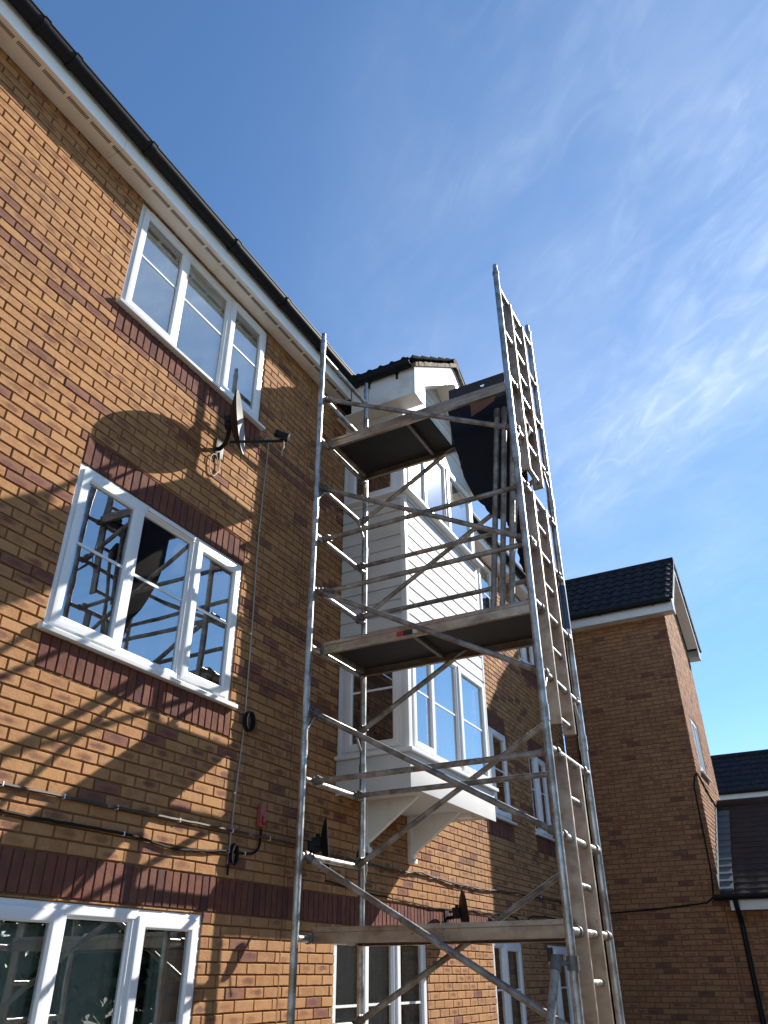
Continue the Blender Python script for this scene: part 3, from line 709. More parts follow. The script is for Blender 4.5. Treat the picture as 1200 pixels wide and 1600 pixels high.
for sgn, ye in ((1, wy0), (-1, wy1)):
    n = 10
    for i in range(n):
        a, b = ye+(wr-ye)*i/n, ye+(wr-ye)*(i+1)/n
        za, zb = wze+abs(a-ye)*math.tan(R(43)), wze+abs(b-ye)*math.tan(R(43))
        wv.prism([(a, za-.01), (b, zb-.01), (b, zb+.05), (a, za+.05)], (XVW-.02, XVW+.025+random.uniform(0, .01)), lambda p, q, c: (c, p, q))
    t_ = math.tan(R(43))
zi = wze-.25+.24*t_
ww.prism([(wy0, 7.44), (wy0, wze-.012), (wr, wzr-.012), (wy1, wze-.012), (wy1, 7.44), (wy1-.24, 7.44), (wy1-.24, zi), (wr, wzr-.25), (wy0+.24, zi), (wy0+.24, 7.44)], (XVW-.02, XVW-.002), lambda p, q, c: (c, p, q))
wv.build('verge', 'verge_mortar', WING, smooth=False); ww.build('barge_board', 'upvc', WING, bevel=.003)
for a, b in (((0.35, wy0, 7.45), (XVW-.022, wy0+.018, 7.69)), ((0.0, wy1-.018, 7.45), (XVW-.022, wy1, 7.69))):
    ws_ = MB(); ws_.box(a, b); ws_.build('fascia', 'upvc', WING, bevel=.003)
for a, b in (((0.2, wy0+.02, 7.455), (XVW-.022, WY+.02, 7.466)), ((0.0, wy1-.25, 7.455), (XVW-.022, wy1-.02, 7.466))):
    wsf = MB(); wsf.box(a, b); wsf.build('soffit', 'soffit_white', WING, smooth=False)
for sgn, ye in ((1, wy0+.24), (-1, wy1-.24)):
    zz0 = wze-.25+.24*math.tan(R(43))
    wsf = MB(); wsf.prism([(ye, zz0), (wr, wzr-.245), (wr, wzr-.23), (ye, zz0+.015)], (WX+.003, XVW-.021), lambda p, q, c: (c, p, q))
    wsf.build('verge_soffit', 'soffit_white', WING, smooth=False)
gutter(WING, (0.38, wy0-.06, 7.66), (XVW-.02, wy0-.06, 7.66), [1.05, 2.05], 0, (0, -1, 0))
dp = MB(); dp.path([(0.44, wy0-.06, 7.62), (0.42, wy0+.02, 7.45), (0.30, WY-.06, 7.25), (0.30, WY-.06, 6.9), (0.30, WY-.06, 0)], .036, 10); dp.build('downpipe', 'black_plastic', WING)

# ================================================================== single storey extension and the far house
EX0, EX1 = WX+.004, 9.0
EXT = thing('single_storey_extension', 'low brick extension with brown pitched roof, lead flashing and black downpipe, far right', 'extension')
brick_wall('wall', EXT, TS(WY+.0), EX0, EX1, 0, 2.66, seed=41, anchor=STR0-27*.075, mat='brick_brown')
ey = WY-.24; ez = 2.74; er = 16.25; pe = math.atan2(4.36-ez, er-ey); ce, se = math.cos(pe), math.sin(pe)
ef = MB(); tiles(ef, (EX0+.01, ey-.04, ez), (1, 0, 0), (0, ce, se), (0, -se, ce), EX1-EX0, (er-ey+.04)/ce, course=.165, period=.30, amp=.006, thick=.009)
ef.tube((EX0+.01, er, 4.39), (EX1, er, 4.39), .09, 12)
ef.build('roof', 'tile_brown', EXT, recalc=False)
eb = MB(); eb.box((EX0, WY+.03, 0), (EX1, er+2.0, .02)); eb.prism([(er, 4.33), (er+1.9, 2.72), (er+1.9, 2.62), (er, 4.22)], (EX0+.02, EX1), lambda a, b, c: (c, a, b)); eb.build('rear_roof_slope', 'tile_brown', EXT, smooth=False)
fl = MB()
nst = 12
for i in range(nst):
    a, b = ey+.03+(er-ey-.25)*i/nst, ey+.03+(er-ey-.25)*(i+1)/nst
    za, zb = ez+(a-ey)*se/ce, ez+(b-ey)*se/ce
    fl.prism([(a, za+.03), (b+.02, zb+.03), (b+.02, zb+.062), (a, za+.068)], (EX0+.005, EX0+.20+random.uniform(-.008, .008)), lambda p, q, c: (c, p, q))
    fl.box((EX0-.012, a, za+.03), (EX0+.006, b, zb+.16))
fl.build('lead_flashing', 'lead', EXT, smooth=False)
fe = MB(); fe.box((EX0+.12, ey, ez-.21), (EX1, ey+.018, ez-.02)); fe.build('fascia', 'upvc', EXT, bevel=.003)
fe = MB(); fe.box((EX0+.12, ey+.02, ez-.20), (EX1, WY-.001, ez-.19)); fe.build('soffit', 'soffit_white', EXT, smooth=False)
gutter(EXT, (EX0-.10, ey-.065, ez-.01), (EX1, ey-.065, ez-.01), [EX0+.2, EX0+1.2], 0, (0, -1, 0), r=.066)
dp = MB(); dp.path([(2.40, ey-.06, ez-.06), (2.40, ey-.05, ez-.16), (2.395, WY-.05, ez-.36), (2.395, WY-.05, 2.0), (2.395, WY-.05, 0)], .036, 10)
dp.build('downpipe', 'black_plastic', EXT)

FAR = thing('far_house', 'distant house with dark tiled roof and white fascia behind the low extension', 'house')
FY, FZ, FP = 26.0, 6.07, R(38)
brick_wall('wall', FAR, TS(FY+.3), .3, 7.0, 0, FZ+.03, seed=51, mat='brick_brown')
q = MB(); cf, sf_ = math.cos(FP), math.sin(FP); FL_ = 1.75
tiles(q, (0.2, FY-.05, FZ+.27), (1, 0, 0), (0, cf, sf_), (0, -sf_, cf), 7.0, FL_/cf, course=.30, period=.15, amp=.02)
rz_ = FZ+.27+FL_*math.tan(FP); ry_ = FY-.05+FL_
q.tube((0.2, ry_, rz_+.02), (7.2, ry_, rz_+.02), .09, 10); q.prism([(ry_, rz_), (ry_+FL_, FZ+.27), (ry_+FL_, FZ+.17), (ry_, rz_-.1)], (.2, 7.2), lambda a, b, c: (c, a, b))
q.build('roof', 'tile', FAR, recalc=False)
q = MB(); q.box((0.2, FY, FZ), (7.2, FY+.02, FZ+.24)); q.build('fascia', 'upvc', FAR, bevel=.003)
q = MB(); q.box((0.2, FY+.03, FZ+.01), (7.2, FY+.299, FZ+.02)); q.build('soffit', 'soffit_white', FAR, smooth=False)
gutter(FAR, (0.2, FY-.07, FZ+.26), (7.2, FY-.07, FZ+.26), [], 0, (0, -1, 0), r=.06)

# ================================================================== scaffold tower
XL, XR, YF, YB = 0.708, 2.524, 4.75, 5.611
TR = 0.0254
TOWER = thing('scaffold_tower', 'tall aluminium mobile scaffold tower with ladder end frames and three decks', 'scaffold tower', (1.05*1.616-.1965, 1.05*5.18, -.085))
TOWER.scale = (1.05,)*3
TBASE = Vector((1.616, 5.18, 0))
def seat(o, p):            # the tower's own module is 525 mm: loose things on it sit at the same module
    p = Vector(p); o.location = (1.05*p.x-.1965, 1.05*p.y, 1.05*p.z-.085); o.scale = (1.05,)*3; return o
def part(mb, name, mat, parent=TOWER, **kw):
    o = mb.build(name, mat, parent, **kw)
    if parent is TOWER: o.location = -TBASE
    return o
S1, S2 = 4.985, 5.30
def end_frame(x, z0, ladder):
    m = MB(); z1 = z0+2.0
    for y in (YF, YB):
        m.tube((x, y, z0), (x, y, z1), TR, 18); m.tube((x, y, z1), (x, y, z1+.10), .0205, 14)
        m.tube((x, y, z1-.02), (x, y, z1+.012), TR+.004, 18); m.tube((x, y, z0-.004), (x, y, z0+.085), TR+.0045, 18)
        m.tube((x, y-.036, z0+.045), (x, y+.036, z0+.045), .006, 8)
    f = part(m, 'end_frame', 'alu')
    for k in range(4):
        z = z0+.32+.5*k
        q = MB(); q.tube((x, YF+.02, z), (x, YB-.02, z), .0225, 16); q.build('rung', 'alu', f)
        for y, s in ((YF, 1), (YB, -1)):
            w = MB(); w.tube((x, y+s*.018, z), (x, y+s*.032, z), .026, 14, r1=.0235); w.build('weld_collar', 'alu_dirty', f)
    for y, s in ((YF, 1), (YB, -1)):
        kb = MB(); kb.tube((x, y+s*.01, z0+.16), (x, y+s*.13, z0+.31), .011, 10); kb.build('knee_brace', 'alu', f)
        kb = MB(); kb.tube((x, y+s*.01, z1-.02-.14), (x, y+s*.13, z1-.20), .011, 10); kb.build('knee_brace', 'alu', f)
    if ladder:
        for y in (S1, S2):
            q = MB(); q.box((x-.048, y-.0125, z0+.02), (x+.038, y+.0125, z1-.19)); q.build('ladder_stile', 'alu_beam', f, bevel=.003)
        for k in range(7):
            if k % 2 == 0: continue
            z = z0+.32+.25*k
            q = MB(); q.tube((x, S1, z), (x, S2, z), .019, 14); q.build('ladder_rung', 'alu', f)
        q = MB(); q.tube((x, S1, z0+.07), (x, S2, z0+.07), .019, 14); q.build('ladder_rung', 'alu', f)
    return f
FR_ = []
for z0 in (1.09, 3.09, 5.09):
    FR_.append(end_frame(XL, z0, False)); FR_.append(end_frame(XR, z0, True))
# base frames (one metre) with castors
for x in (XL, XR):
    m = MB()
    for y in (YF, YB): m.tube((x, y, .34), (x, y, 1.085), TR, 16)
    f = part(m, 'base_frame', 'alu')
    for z in (.41, .91): q = MB(); q.tube((x, YF, z), (x, YB, z), .0225, 14); q.build('rung', 'alu', f)
    for y in (YF, YB):
        c = .162; q = MB(); q.tube((x, y-.022, c), (x, y+.022, c), .08, 20); q.tube((x, y-.028, c), (x, y+.028, c), .03, 12); q.box((x-.03, y-.036, c), (x+.03, y-.029, c+.12)); q.box((x-.03, y+.029, c), (x+.03, y+.036, c+.12)); q.box((x-.04, y-.036, c+.11), (x+.04, y+.036, c+.12)); q.tube((x, y, c+.12), (x, y, c+.22), .018, 10)
        q.build('castor', 'rubber', f)
# blue paint band on the far right post
q = MB(); q.tube((XR, YB, 3.99), (XR, YB, 4.36), TR+.0015, 18); q.build('painted_band', 'tape_blue', FR_[3])
# braces and guard rails with their snap claws
def claw(parent, p, d, rung):
    p, d, rung = Vector(p), Vector(d).normalized(), Vector(rung)
    m = MB(); s = d.cross(rung).normalized()
    m.tube(p+d*.015, p+d*.085, .026, 12)
    n = 10; vs = []
    for side in (-.019, .019):
        for rr in (.024, .035):
            for i in range(n+1):
                an = R(-60)+R(250)*i/n
                vs.append(p+rung*side+(d*math.cos(an)+s*math.sin(an))*rr)
    k = n+1; fs = []
    for i in range(n): fs += [(i, i+1, k+i+1, k+i), (2*k+i, 3*k+i, 3*k+i+1, 2*k+i+1), (i, 2*k+i, 2*k+i+1, i+1), (k+i, k+i+1, 3*k+i+1, 3*k+i)]
    m.add(vs, fs); m.tube(p+d*.045+s*.03-rung*.012, p+d*.045+s*.03+rung*.012, .011, 8)
    m.box((-.012, -.03, -.006), (.012, .03, .006), lambda a, b, c: p+d*(.05+a*1.5)+s*(.028+c)+rung*b*.5)
    m.build('claw', 'clamp_metal', parent)
def brace(x0, z0, x1, z1, y, name):
    a, b = Vector((x0, y, z0)), Vector((x1, y, z1)); d = (b-a).normalized()
    m = MB(); m.tube(a+d*.06, b-d*.06, .0205, 16)
    o = part(m, name, 'alu_dirty')
    claw(o, a, d, (0, 1, 0)); claw(o, b, -d, (0, -1, 0))
yf, yb_ = YF+.075, YB-.075
for z in (6.41, 5.41, 4.41, 3.41, 2.41): brace(XL, z, XR, z-1.0, yf, 'diagonal_brace')
for z in (5.41, 4.41, 3.41, 2.41, 1.41): brace(XL, z, XR, z+1.0, yb_, 'diagonal_brace')
for z in (4.91, 4.41, 2.91): brace(XL, z, XR, z, yf+.055, 'guard_rail'); brace(XL, z, XR, z, yb_-.055, 'guard_rail')
# decks
def deck(z, y0, y1, name='deck', hatch_open=False):
    m = MB(); x0, x1 = XL+.03, XR-.03; zt_ = z+.055
    xa, xb = (x0+.02, x1-.02)
    if hatch_open:
        m.box((xa, y0+.03, zt_-.022), (1.70, y1-.03, zt_-.010)); m.box((2.42, y0+.03, zt_-.022), (xb, y1-.03, zt_-.010))
        m.box((1.70, y0+.03, zt_-.022), (2.42, y0+.06, zt_-.010)); m.box((1.70, y1-.05, zt_-.022), (2.42, y1-.03, zt_-.010))
    else:
        m.box((xa, y0+.03, zt_-.022), (xb, y1-.03, zt_-.010))
    o = part(m, 'platform', 'ply_black')
    for y, s in ((y0, 1), (y1, -1)):
        q = MB(); f = lambda a, b, c: (c, y+s*a, zt_+b)
        q.prism([(0, .012), (.028, .012), (.045, .006), (.045, -.005), (.016, -.008), (.016, -.074), (.036, -.076), (.036, -.083), (.006, -.083), (.006, -.02), (0, -.016)], (x0+.005, x1-.005), f)
        q.build('side_beam', 'alu_beam', o, bevel=.0015)
        for x, t_ in ((x0, 1), (x1, -1)):
            e = MB(); e.box((x-.004, min(y, y+s*.05), zt_-.075), (x+.012*t_, max(y, y+s*.05), zt_-.002)); e.tube((x-t_*.03, y+s*.03, z+.001), (x-t_*.03, y+s*.005, z+.001), .031, 12)
            e.build('hook', 'clamp_metal', o)
    for x in (x0+.012, (x0+x1)/2-.12, x1-.04):
        if hatch_open and 1.70 < x < 2.40: continue
        q = MB(); q.box((x, y0+.038, zt_-.062), (x+.032, y1-.038, zt_-.0235)); q.build('cross_member', 'clamp_metal' if x > x0+.1 else 'alu_dirty', o, bevel=.002)
    return o
DY0, DY1 = 4.895, 5.545
low = deck(1.91, DY0, DY1); mid = deck(3.91, DY0, DY1); top = deck(5.91, DY0, DY1, hatch_open=True)
# sticker and chalk marks on the middle deck
q = MB(); zt_ = 3.965; q.box((1.40, DY0+.0035, zt_-.066), (1.455, DY0+.0055, zt_-.026)); q.build('safety_sticker', 'label_red', mid, smooth=False)
q = MB(); q.box((1.457, DY0+.0035, zt_-.066), (1.535, DY0+.0055, zt_-.026)); q.build('safety_sticker', 'label_black', mid, smooth=False)
q = MB(); q.box((1.537, DY0+.0035, zt_-.062), (1.575, DY0+.0055, zt_-.03)); q.build('safety_sticker', 'label_white', mid, smooth=False)
for x in (.80, .87):
    q = MB(); q.box((-.006, -.03, 0), (.006, .03, .001), lambda a, b, c: Vector((x+a+b*.4, DY0+.0035-c, zt_-.035+b))); q.build('paint_mark', 'tape_green', mid, smooth=False)
# the raised trapdoor of the top deck: brown ply with a finger hole
hx0, hx1, hz0, hz1, hy = 1.70, 2.44, 5.955, 6.615, DY1-.045
def hatch():
    m = MB(); hcx, hcz, hr = 2.05, 6.545, .018; n = 16
    for y, rev in ((hy, False), (hy+.012, True)):
        out_ = []; inn = []
        for i in range(n):
            an = 2*math.pi*i/n; c, s = math.cos(an), math.sin(an)
            inn.append((hcx+c*hr, y, hcz+s*hr))
            k = .06/max(abs(c), abs(s)); out_.append((hcx+c*k, y, hcz+s*k))
        m.add(inn+out_, [(i, (i+1) % n, n+(i+1) % n, n+i) for i in range(n)])
    inn = [(hcx+math.cos(2*math.pi*i/n)*hr, hcz+math.sin(2*math.pi*i/n)*hr) for i in range(n)]
    m.add([(a, hy, b) for a, b in inn]+[(a, hy+.012, b) for a, b in inn], [(i, (i+1) % n, n+(i+1) % n, n+i) for i in range(n)])
    e = .06
    for a in ((hx0, hcx-e, hz0, hz1), (hcx+e, hx1, hz0, hz1), (hcx-e, hcx+e, hz0, hcz-e), (hcx-e, hcx+e, hcz+e, hz1)):
        m.box((a[0], hy, a[2]), (a[1], hy+.012, a[3]))
    return m
h = hatch().build('trapdoor', 'ply_brown', top, smooth=False)
# stabiliser leg clamped beside the near right post
st = MB(); sa, sb_ = Vector((2.462, 4.665, 1.775)), Vector((2.30, 3.95, .13)); st.tube(sa, sb_, .0235, 16); st.tube((2.30, 3.95, .082), (2.30, 3.95, .13), .05, 14)
sto = part(st, 'stabiliser', 'alu_dirty')
sd = (sa-sb_).normalized()
for za, zb in ((1.72, 1.79),):
    c_ = MB(); c_.tube((XR, YF, za), (XR, YF, zb), .034, 16); c_.build('coupler', 'clamp_metal', sto)
    c_ = MB(); c_.tube(sa-sd*.06, sa+sd*.012, .031, 14); c_.build('coupler', 'clamp_metal', sto)
    c_ = MB(); c_.tube(sa-sd*.02, Vector((XR, YF, 1.755)), .012, 8); c_.build('coupler_bolt', 'clamp_metal', sto)
    c_ = MB(); c_.tube(sa+sd*.01+Vector((-.035, 0, -.02)), sa+sd*.01+Vector((-.035, 0, .045)), .017, 10); c_.build('clamp_handle', 'rubber', sto)

# ---- things standing on or hanging from the tower
tubes = [((2.125, 5.06, 3.965), (2.29, 5.13, 5.90), .023, 'leftmost of the spare aluminium tubes leaning upright on the middle deck'),
         ((2.180, 5.10, 3.965), (2.365, 5.10, 5.87), .022, 'second spare tube from the left in the upright bundle on the middle deck'),
         ((2.215, 5.16, 3.965), (2.385, 5.20, 5.20), .014, 'thin short spare tube third along in the upright bundle'),
         ((2.262, 5.08, 3.965), (2.430, 5.06, 5.60), .0225, 'rightmost spare tube of the upright bundle, next to the near ladder post')]
for a, b, r, lb in tubes:
    a, b = Vector(a), Vector(b); base = a.copy()
    t = thing('spare_tube', lb, 'tube', base, 'spare tubes leaning on the middle deck')
    seat(t, base)
    m = MB(); m.tube((0, 0, 0), b-a, r, 16); m.build('tube_body', 'alu_dirty', t)
    d = (b-a).normalized(); m = MB(); m.tube(d*.0, d*.05, r+.004, 14); m.box((-.03, -.012, .0), (.03, .012, .03)); m.build('claw', 'clamp_metal', t); m = MB(); m.tube((b-a)-d*.09, (b-a)-d*.01, r+.005, 14); m.build('claw', 'clamp_metal', t)
# dark torn sheet hung below the open trapdoor
def sheet():
    prof = [(6.20, 1.775), (6.10, 1.785), (5.91, 1.80), (5.76, 1.818), (5.47, 1.862), (5.30, 1.915), (5.21, 1.955), (5.09, 2.035), (4.98, 2.11), (4.90, 2.21), (4.66, 2.285), (4.45, 2.30), (4.34, 2.36)]
    def left(z):
        for (za, xa), (zb, xb) in zip(prof, prof[1:]):
            if zb <= z <= za: return xa+(xb-xa)*(za-z)/(za-zb)
        return prof[-1][1]
    m = MB(); nz, nx = 60, 18; vs = []
    rng = random.Random(3)
    for s in (0, 1):
        for i in range(nz+1):
            z = 6.20-(6.20-4.345)*i/nz; l = left(z)+(rng.uniform(-.012, .012) if z < 5.12 else rng.uniform(-.003, .003)); r = 2.44
            for j in range(nx+1):
                w = j/nx; x = l+(r-l)*w
                y = 5.285+.06*math.sin((x-1.8)*5.0)+.02*math.sin(z*5+x*3)
                vs.append((x, y+s*.006, z))
    K = (nz+1)*(nx+1); fs = []
    idx = lambda i, j: i*(nx+1)+j
    for i in range(nz):
        for j in range(nx):
            fs += [(idx(i, j), idx(i, j+1), idx(i+1, j+1), idx(i+1, j)), (K+idx(i, j), K+idx(i+1, j), K+idx(i+1, j+1), K+idx(i, j+1))]
    for i in range(nz): fs += [(idx(i, 0), idx(i+1, 0), K+idx(i+1, 0), K+idx(i, 0)), (idx(i, nx), K+idx(i, nx), K+idx(i+1, nx), idx(i+1, nx))]
    for j in range(nx): fs += [(idx(0, j), K+idx(0, j), K+idx(0, j+1), idx(0, j+1)), (idx(nz, j), idx(nz, j+1), K+idx(nz, j+1), K+idx(nz, j))]
    m.add(vs, fs); return m
SH = thing('hanging_sheet', 'large near black torn sheet hanging below the open trapdoor of the top deck', 'sheet')
seat(SH, (2.1, 5.3, 6.2))
SOFF = -Vector((2.1, 5.3, 6.2))
sheet().build('cloth', 'sheet_dark', SH).location = SOFF
q = MB(); pz = [(2.03, 6.10), (2.29, 6.13), (2.25, 6.05), (2.13, 5.99), (2.03, 5.955)]
q.prism(pz, (5.18, 5.186), lambda a, b, c: (a, c, b)); fc_ = q.build('folded_corner', 'sheet_brown', SH, smooth=False); fc_['label'] = 'reddish brown folded corner'; fc_.location = SOFF
# pouch on the ladder
def lump(c, r, mat, name, label, cat, sq=(1, 1, 1), seed=1):
    bm = bmesh.new(); bmesh.ops.create_icosphere(bm, subdivisions=3, radius=1.0); rng = random.Random(seed)
    ph = [rng.uniform(0, 6) for _ in range(6)]
    for v in bm.verts:
        p = v.co.copy(); k = 1+.16*math.sin(p.x*3+ph[0])*math.sin(p.y*4+ph[1])+.12*math.sin(p.z*5+ph[2])
        v.co = Vector((p.x*sq[0], p.y*sq[1], p.z*sq[2]))*k*r
    me = D.meshes.new(name); bm.to_mesh(me); bm.free(); me.materials.append(MAT[mat]); me.polygons.foreach_set('use_smooth', [True]*len(me.polygons))
    o = D.objects.new(name, me); COL.objects.link(o); seat(o, c); return tag(o, label, cat)
lump((2.50, 5.17, 5.66), .09, 'pouch', 'tool_pouch', 'dark tool pouch hanging between the stiles of the top ladder frame', 'pouch', (.5, .75, 1.25), 4)
lump((2.50, 5.12, 6.02), .055, 'pouch', 'work_glove', 'small dark glove tucked on a rung above the tool pouch', 'glove', (.5, .7, 1.3), 9)
ro = MB(); ro.path([(2.50, 4.93, 5.93), (2.52, 4.935, 5.7), (2.53, 4.92, 5.5), (2.52, 4.93, 5.38), (2.51, 4.96, 5.34)], .005, 6)
tag(seat(ro.build('tie_string', 'cable_grey'), (0, 0, 0)), 'thin pale string hanging beside the near stile of the top ladder frame', 'string')

# ================================================================== satellite dishes
NRM = Vector((0.83, 0.49, 0.09)).normalized()
def dish(base, centre, w, h, label, backmat, facemat, arm_len, nrm=NRM, lnb_cable=True, drop=.0, dp_=.055):
    base, c = Vector(base), Vector(centre)
    t = thing('satellite_dish', label, 'satellite dish', base, 'satellite dishes on the brick wall')
    n = nrm; u = Vector((0, 0, 1)).cross(n).normalized(); v = n.cross(u)
    loc_ = lambda p: Vector(p)-base
    m = MB(); k = 10; q = 40; vs = [loc_(c-n*dp_), loc_(c-n*(dp_+.008))]
    for r in range(1, k+1):
        f = r/k
        for i in range(q):
            an = 2*math.pi*i/q; p = c+(u*math.cos(an)*w/2+v*math.sin(an)*h/2)*f-n*dp_*(1-f*f)
            vs.append(loc_(p))
    off = len(vs)
    for r in range(1, k+1):
        f = r/k
        for i in range(q):
            an = 2*math.pi*i/q; p = c+(u*math.cos(an)*w/2+v*math.sin(an)*h/2)*f-n*(dp_*(1-f*f)+.008); vs.append(loc_(p))
    F, Bk = [], []
    a0 = 2
    for i in range(q):
        j = (i+1) % q; F.append((0, a0+i, a0+j)); Bk.append((1, off+j, off+i))
        for r in range(k-1):
            F.append((a0+r*q+i, a0+(r+1)*q+i, a0+(r+1)*q+j, a0+r*q+j)); Bk.append((off+r*q+i, off+r*q+j, off+(r+1)*q+j, off+(r+1)*q+i))
        Bk.append((a0+(k-1)*q+i, off+(k-1)*q+i, off+(k-1)*q+j, a0+(k-1)*q+j))
    m.add(vs, F, 0); o2 = len(m.f); m.f += Bk; m.m += [1]*len(Bk)
    m.build('reflector', [facemat, backmat], t, recalc=False)
    # cranked mast and wall plate
    m = MB(); m.box((-.0+.002, -.05, -.09), (.014, .05, .09))
    back = loc_(c-n*.09); elbow = Vector((back.x*.45, back.y*.25, back.z*.0))
    m.path([(0.012, 0, 0), elbow, Vector((back.x*.8, back.y*.7, back.z*.25)), back+Vector((0, 0, -.05)), back+Vector((0, 0, .08))], .019, 10)
    m.box((-.045, -.035, -.05), (.03, .035, .055), lambda a, b, cc: back+n*a+u*b+v*cc)
    m.box((-.02, -.06, -.02), (.02, .06, .02), lambda a, b, cc: back+n*a+u*b+v*cc)
    m.build('wall_bracket', 'black_plastic', t, bevel=.003)
    low_ = c-v*(h/2-.06)-n*.045; tip = c+n*arm_len-v*(h*.42-drop)
    m = MB(); m.path([loc_(low_-n*.05), loc_(low_), loc_(low_+(tip-low_)*.6), loc_(tip-n*.02), loc_(tip+v*.05)], .0125, 8); m.build('arm', 'black_plastic', t)
    m = MB(); d = (c-tip-v*.05).normalized(); tp_ = tip+v*.055
    m.tube(loc_(tp_-d*.05), loc_(tp_+d*.055), .032, 14); m.tube(loc_(tp_+d*.055), loc_(tp_+d*.075), .038, 14, r1=.034); m.box((-.03, -.022, -.05), (.03, .022, .0), lambda a, b, cc: loc_(tp_+n*a+u*b+v*cc))
    lnb = m.build('lnb', 'black_plastic', t, bevel=.003)
    if lnb_cable:
        m = MB(); p = loc_(tp_-v*.05); m.path([p, p+Vector((0, .01, -.06)), p+Vector((-.01, .0, -.12)), p+Vector((-.012, .01, -.15))], .005, 6); m.build('cable_tail', 'cable_grey', t)
    return t
d1 = dish((0.0, 4.23, 5.70), (0.333, 4.10, 5.79), .60, .53, 'largest, uppermost satellite dish, edge on with pale face, just under the top floor window', 'dish_dark', 'dish_grey', .36, dp_=.075)
d2 = dish((0.0, 5.97, 2.60), (0.25, 5.851, 2.641), .42, .42, 'dark dish behind the near left scaffold post, above the red brick band', 'dish_dark', 'dish_grey', .30)
d3 = dish((0.0, 8.70, 2.24), (0.25, 8.655, 2.285), .46, .44, 'dark dish showing its back just above the lowest scaffold deck', 'dish_dark', 'dish_grey', .30)
# white connectors and loose wires at the uppermost dish bracket
q = MB(); b0 = Vector((0.02, 4.02, 5.62))
def loop(cx, cy, rx, rz, a0=0, a1=360, n=18, x=.02): return [(x, cx+rx*math.cos(R(a0+(a1-a0)*i/n)), cy+rz*math.sin(R(a0+(a1-a0)*i/n))) for i in range(n+1)]
q.path(loop(4.18, 5.50, .055, .11, 60, 420, x=.015), .005, 6); q.path([(.02, 4.23, 5.66), (.02, 4.24, 5.58), (.02, 4.25, 5.47), (.02, 4.21, 5.42)], .005, 6)
tag(q.build('loose_wire', 'cable_grey'), 'loop of pale loose wire below the uppermost satellite dish bracket', 'wire')

# ================================================================== cables on the wall
def wall_cable(pts, r, mat, label, x=None, n=6, sub=6, clips=(), wob=.004, name='cable', seed=0):
    x = r+.004 if x is None else x; rng = random.Random(seed); P_ = []
    for i in range(len(pts)-1):
        p0 = pts[max(i-1, 0)]; p1 = pts[i]; p2 = pts[i+1]; p3 = pts[min(i+2, len(pts)-1)]
        for k in range(sub):
            t = k/sub; t2, t3 = t*t, t*t*t
            c = [0.5*((2*p1[j])+(-p0[j]+p2[j])*t+(2*p0[j]-5*p1[j]+4*p2[j]-p3[j])*t2+(-p0[j]+3*p1[j]-3*p2[j]+p3[j])*t3) for j in (0, 1)]
            P_.append((x+rng.uniform(0, wob*.6), c[0], c[1]+rng.uniform(-wob, wob)*.5))
    P_.append((x, pts[-1][0], pts[-1][1]))
    t = thing(name, label, 'cable', (0, pts[0][0], pts[0][1]))
    off = Vector(t.location); m = MB(); m.path([Vector(p)-off for p in P_], r, n); m.build('cable_sheath', mat, t)
    for (y, z) in clips:
        c = MB(); c.box((-.001, -.004, -r-.002), (x+r+.001, .004, r+.002)); o = c.build('clip', 'white_plastic', t, bevel=.001); o.location = Vector((0, y, z))-off
    return t
def lerp_clips(pts, step):
    o = []
    for (a, b), (c, d) in zip(pts, pts[1:]):
        n = max(1, int(abs(c-a)/step))
        for i in range(n): o.append((a+(c-a)*i/n, b+(d-b)*i/n))
    return o
p_ = [(0.2, 2.60), (1.5, 2.605), (2.87, 2.608), (3.72, 2.616), (4.3, 2.622), (4.88, 2.631), (5.82, 2.634)]
wall_cable(p_, .011, 'cable_brown', 'upper bundled brown and pale cable clipped along the brickwork at lower left', clips=lerp_clips(p_, .42), wob=.006, seed=1)
p2_ = [(0.2, 2.60), (1.5, 2.606), (2.87, 2.612), (3.72, 2.621), (4.3, 2.627), (4.88, 2.637)]
p_ = [(0.2, 2.47), (2.0, 2.475), (2.91, 2.472), (3.35, 2.471), (3.81, 2.473), (4.05, 2.458), (4.29, 2.440), (4.6, 2.462), (4.86, 2.489), (5.05, 2.492), (5.17, 2.515), (5.225, 2.57), (5.235, 2.69)]
wall_cable(p_, .010, 'cable_black', 'lower black cable sagging along the brickwork and rising to the red alarm box', clips=[(3.81, 2.473), (4.86, 2.489), (5.05, 2.492)], seed=2)
wall_cable([(4.82, 6.15), (4.90, 6.214), (4.89, 5.6), (4.885, 5.0), (4.90, 4.4), (4.91, 3.8), (4.915, 3.42), (4.89, 3.0), (4.875, 2.64), (4.865, 2.40)], .006, 'cable_grey', 'thin pale cable dropping down the wall right of the windows', clips=[(4.887, 5.2), (4.9, 4.2), (4.88, 2.9)], seed=3)
p_ = [(6.2, 2.62), (6.9, 2.603), (7.6, 2.60), (8.0, 2.632), (8.46, 2.615), (9.3, 2.60), (10.0, 2.61), (11.0, 2.64), (12.0, 2.66), (13.6, 2.67)]
wall_cable(p_, .012, 'cable_brown', 'upper cable bundle along the wall below the oriel bay brackets', clips=lerp_clips(p_, .8), wob=.016, seed=4)
p_ = [(6.2, 2.40), (6.9, 2.36), (7.6, 2.345), (8.1, 2.325), (8.59, 2.323), (9.4, 2.35), (10.2, 2.35), (10.78, 2.358), (11.2, 2.30), (11.6, 2.40), (12.6, 2.42)]
wall_cable(p_, .008, 'cable_black', 'thin lower cable running just above the red brick band past the third dish', clips=(), wob=.01, seed=5)
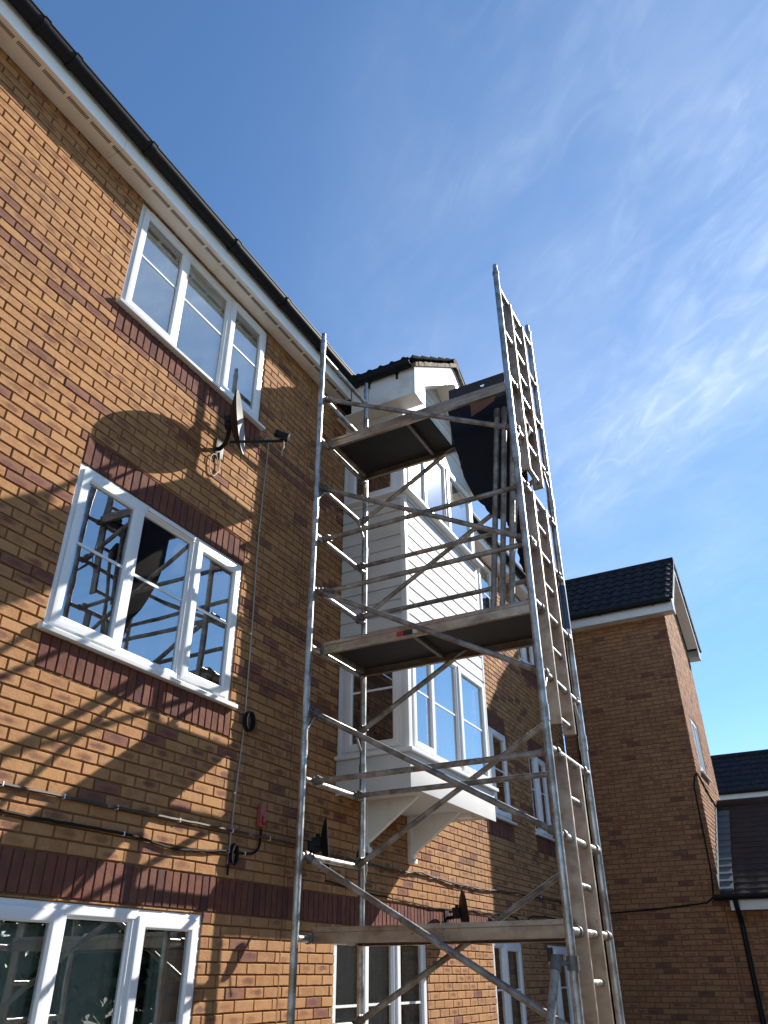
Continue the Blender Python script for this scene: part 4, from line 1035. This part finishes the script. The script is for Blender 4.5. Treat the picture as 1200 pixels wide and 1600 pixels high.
# red box, cable coil, gland where the wires meet
rb = thing('alarm_box', 'small red box mounted on brickwork at the end of the black cable', 'junction box', (0, 5.216, 2.784))
m = MB(); m.box((.001, -.034, -.085), (.045, .034, .085)); m.build('box_body', 'red_box', rb, bevel=.008)
m = MB(); m.box((.045, -.022, -.07), (.058, .022, -.005)); m.build('lens', 'red_lens', rb, bevel=.006)
m = MB()
for i in range(3): m.path([(.03+.012*i, 4.933+.052*math.cos(R(a))+.004*i, 3.455+.075*math.sin(R(a))) for a in range(0, 375, 15)], .008, 6)
tag(m.build('cable_coil', 'cable_black'), 'small black coil of cable hung on the wall beside the first floor window corner', 'cable coil')
m = MB()
for i in range(2): m.path([(.03+.014*i, 4.90+.035*math.cos(R(a)), 2.475+.065*math.sin(R(a))-.01*i) for a in range(0, 375, 15)], .009, 6)
m.tube((.015, 4.87, 2.33), (.015, 4.87, 2.50), .008, 6)
tag(m.build('cable_loop', 'cable_black'), 'loop of black cable tied where the cables cross above the red brick band', 'cable coil')
# cable on the wing
q = thing('cable', 'thin black cable running along the shaded face of the end block and up its corner', 'cable', (0.3, WY, 2.6))
o_ = Vector(q.location); m = MB(); pts = [(.3, WY-.012, 2.56), (1.2, WY-.012, 2.60), (1.95, WY-.012, 2.66), (2.06, WY-.012, 2.74), (2.10, WY-.012, 3.1), (2.10, WY-.012, 3.9), (2.105, WY-.012, 4.4), (2.14, WY-.012, 4.55), (2.185, WY-.012, 4.60), (WX+.012, WY+.1, 4.58), (WX+.012, WY+.9, 4.42), (WX+.012, WY+2.0, 4.28)]
m.path([Vector(p)-o_ for p in pts], .012, 6); m.build('cable_sheath', 'cable_black', q)

# ================================================================== what the ground floor windows mirror: a belt of trees across the car park
def belt():
    rng = random.Random(9); m = MB(); blobs = []
    for i in range(34):
        y = -4+i*1.55+rng.uniform(-.6, .6); x = 17+rng.uniform(-1.2, 1.8); hgt = rng.uniform(5.0, 8.5)
        for k in range(9): blobs.append((x+rng.uniform(-.9, .9), y+rng.uniform(-.9, .9), hgt*rng.uniform(.12, .85), rng.uniform(.8, 1.5)))
    for (bx, by, bz, br) in blobs:
        for k in range(120):
            d = Vector((rng.gauss(0, 1), rng.gauss(0, 1), rng.gauss(0, 1))).normalized()*br*rng.uniform(.55, 1.0)
            c = Vector((bx, by, max(.1, bz)))+d; s = rng.uniform(.14, .28)
            a = Vector((rng.gauss(0, 1), rng.gauss(0, 1), rng.gauss(0, 1))).normalized(); b = a.orthogonal().normalized()
            m.add([c-a*s-b*s*.6, c+a*s-b*s*.6, c+a*s+b*s*.6, c-a*s+b*s*.6], [(0, 1, 2, 3)])
    o = m.build('tree_belt', 'leaf', None, smooth=False, recalc=False); o['kind'] = 'stuff'
    o['label'] = 'belt of dark green trees across the car park, mirrored in the windows'; o['category'] = 'trees'
belt()
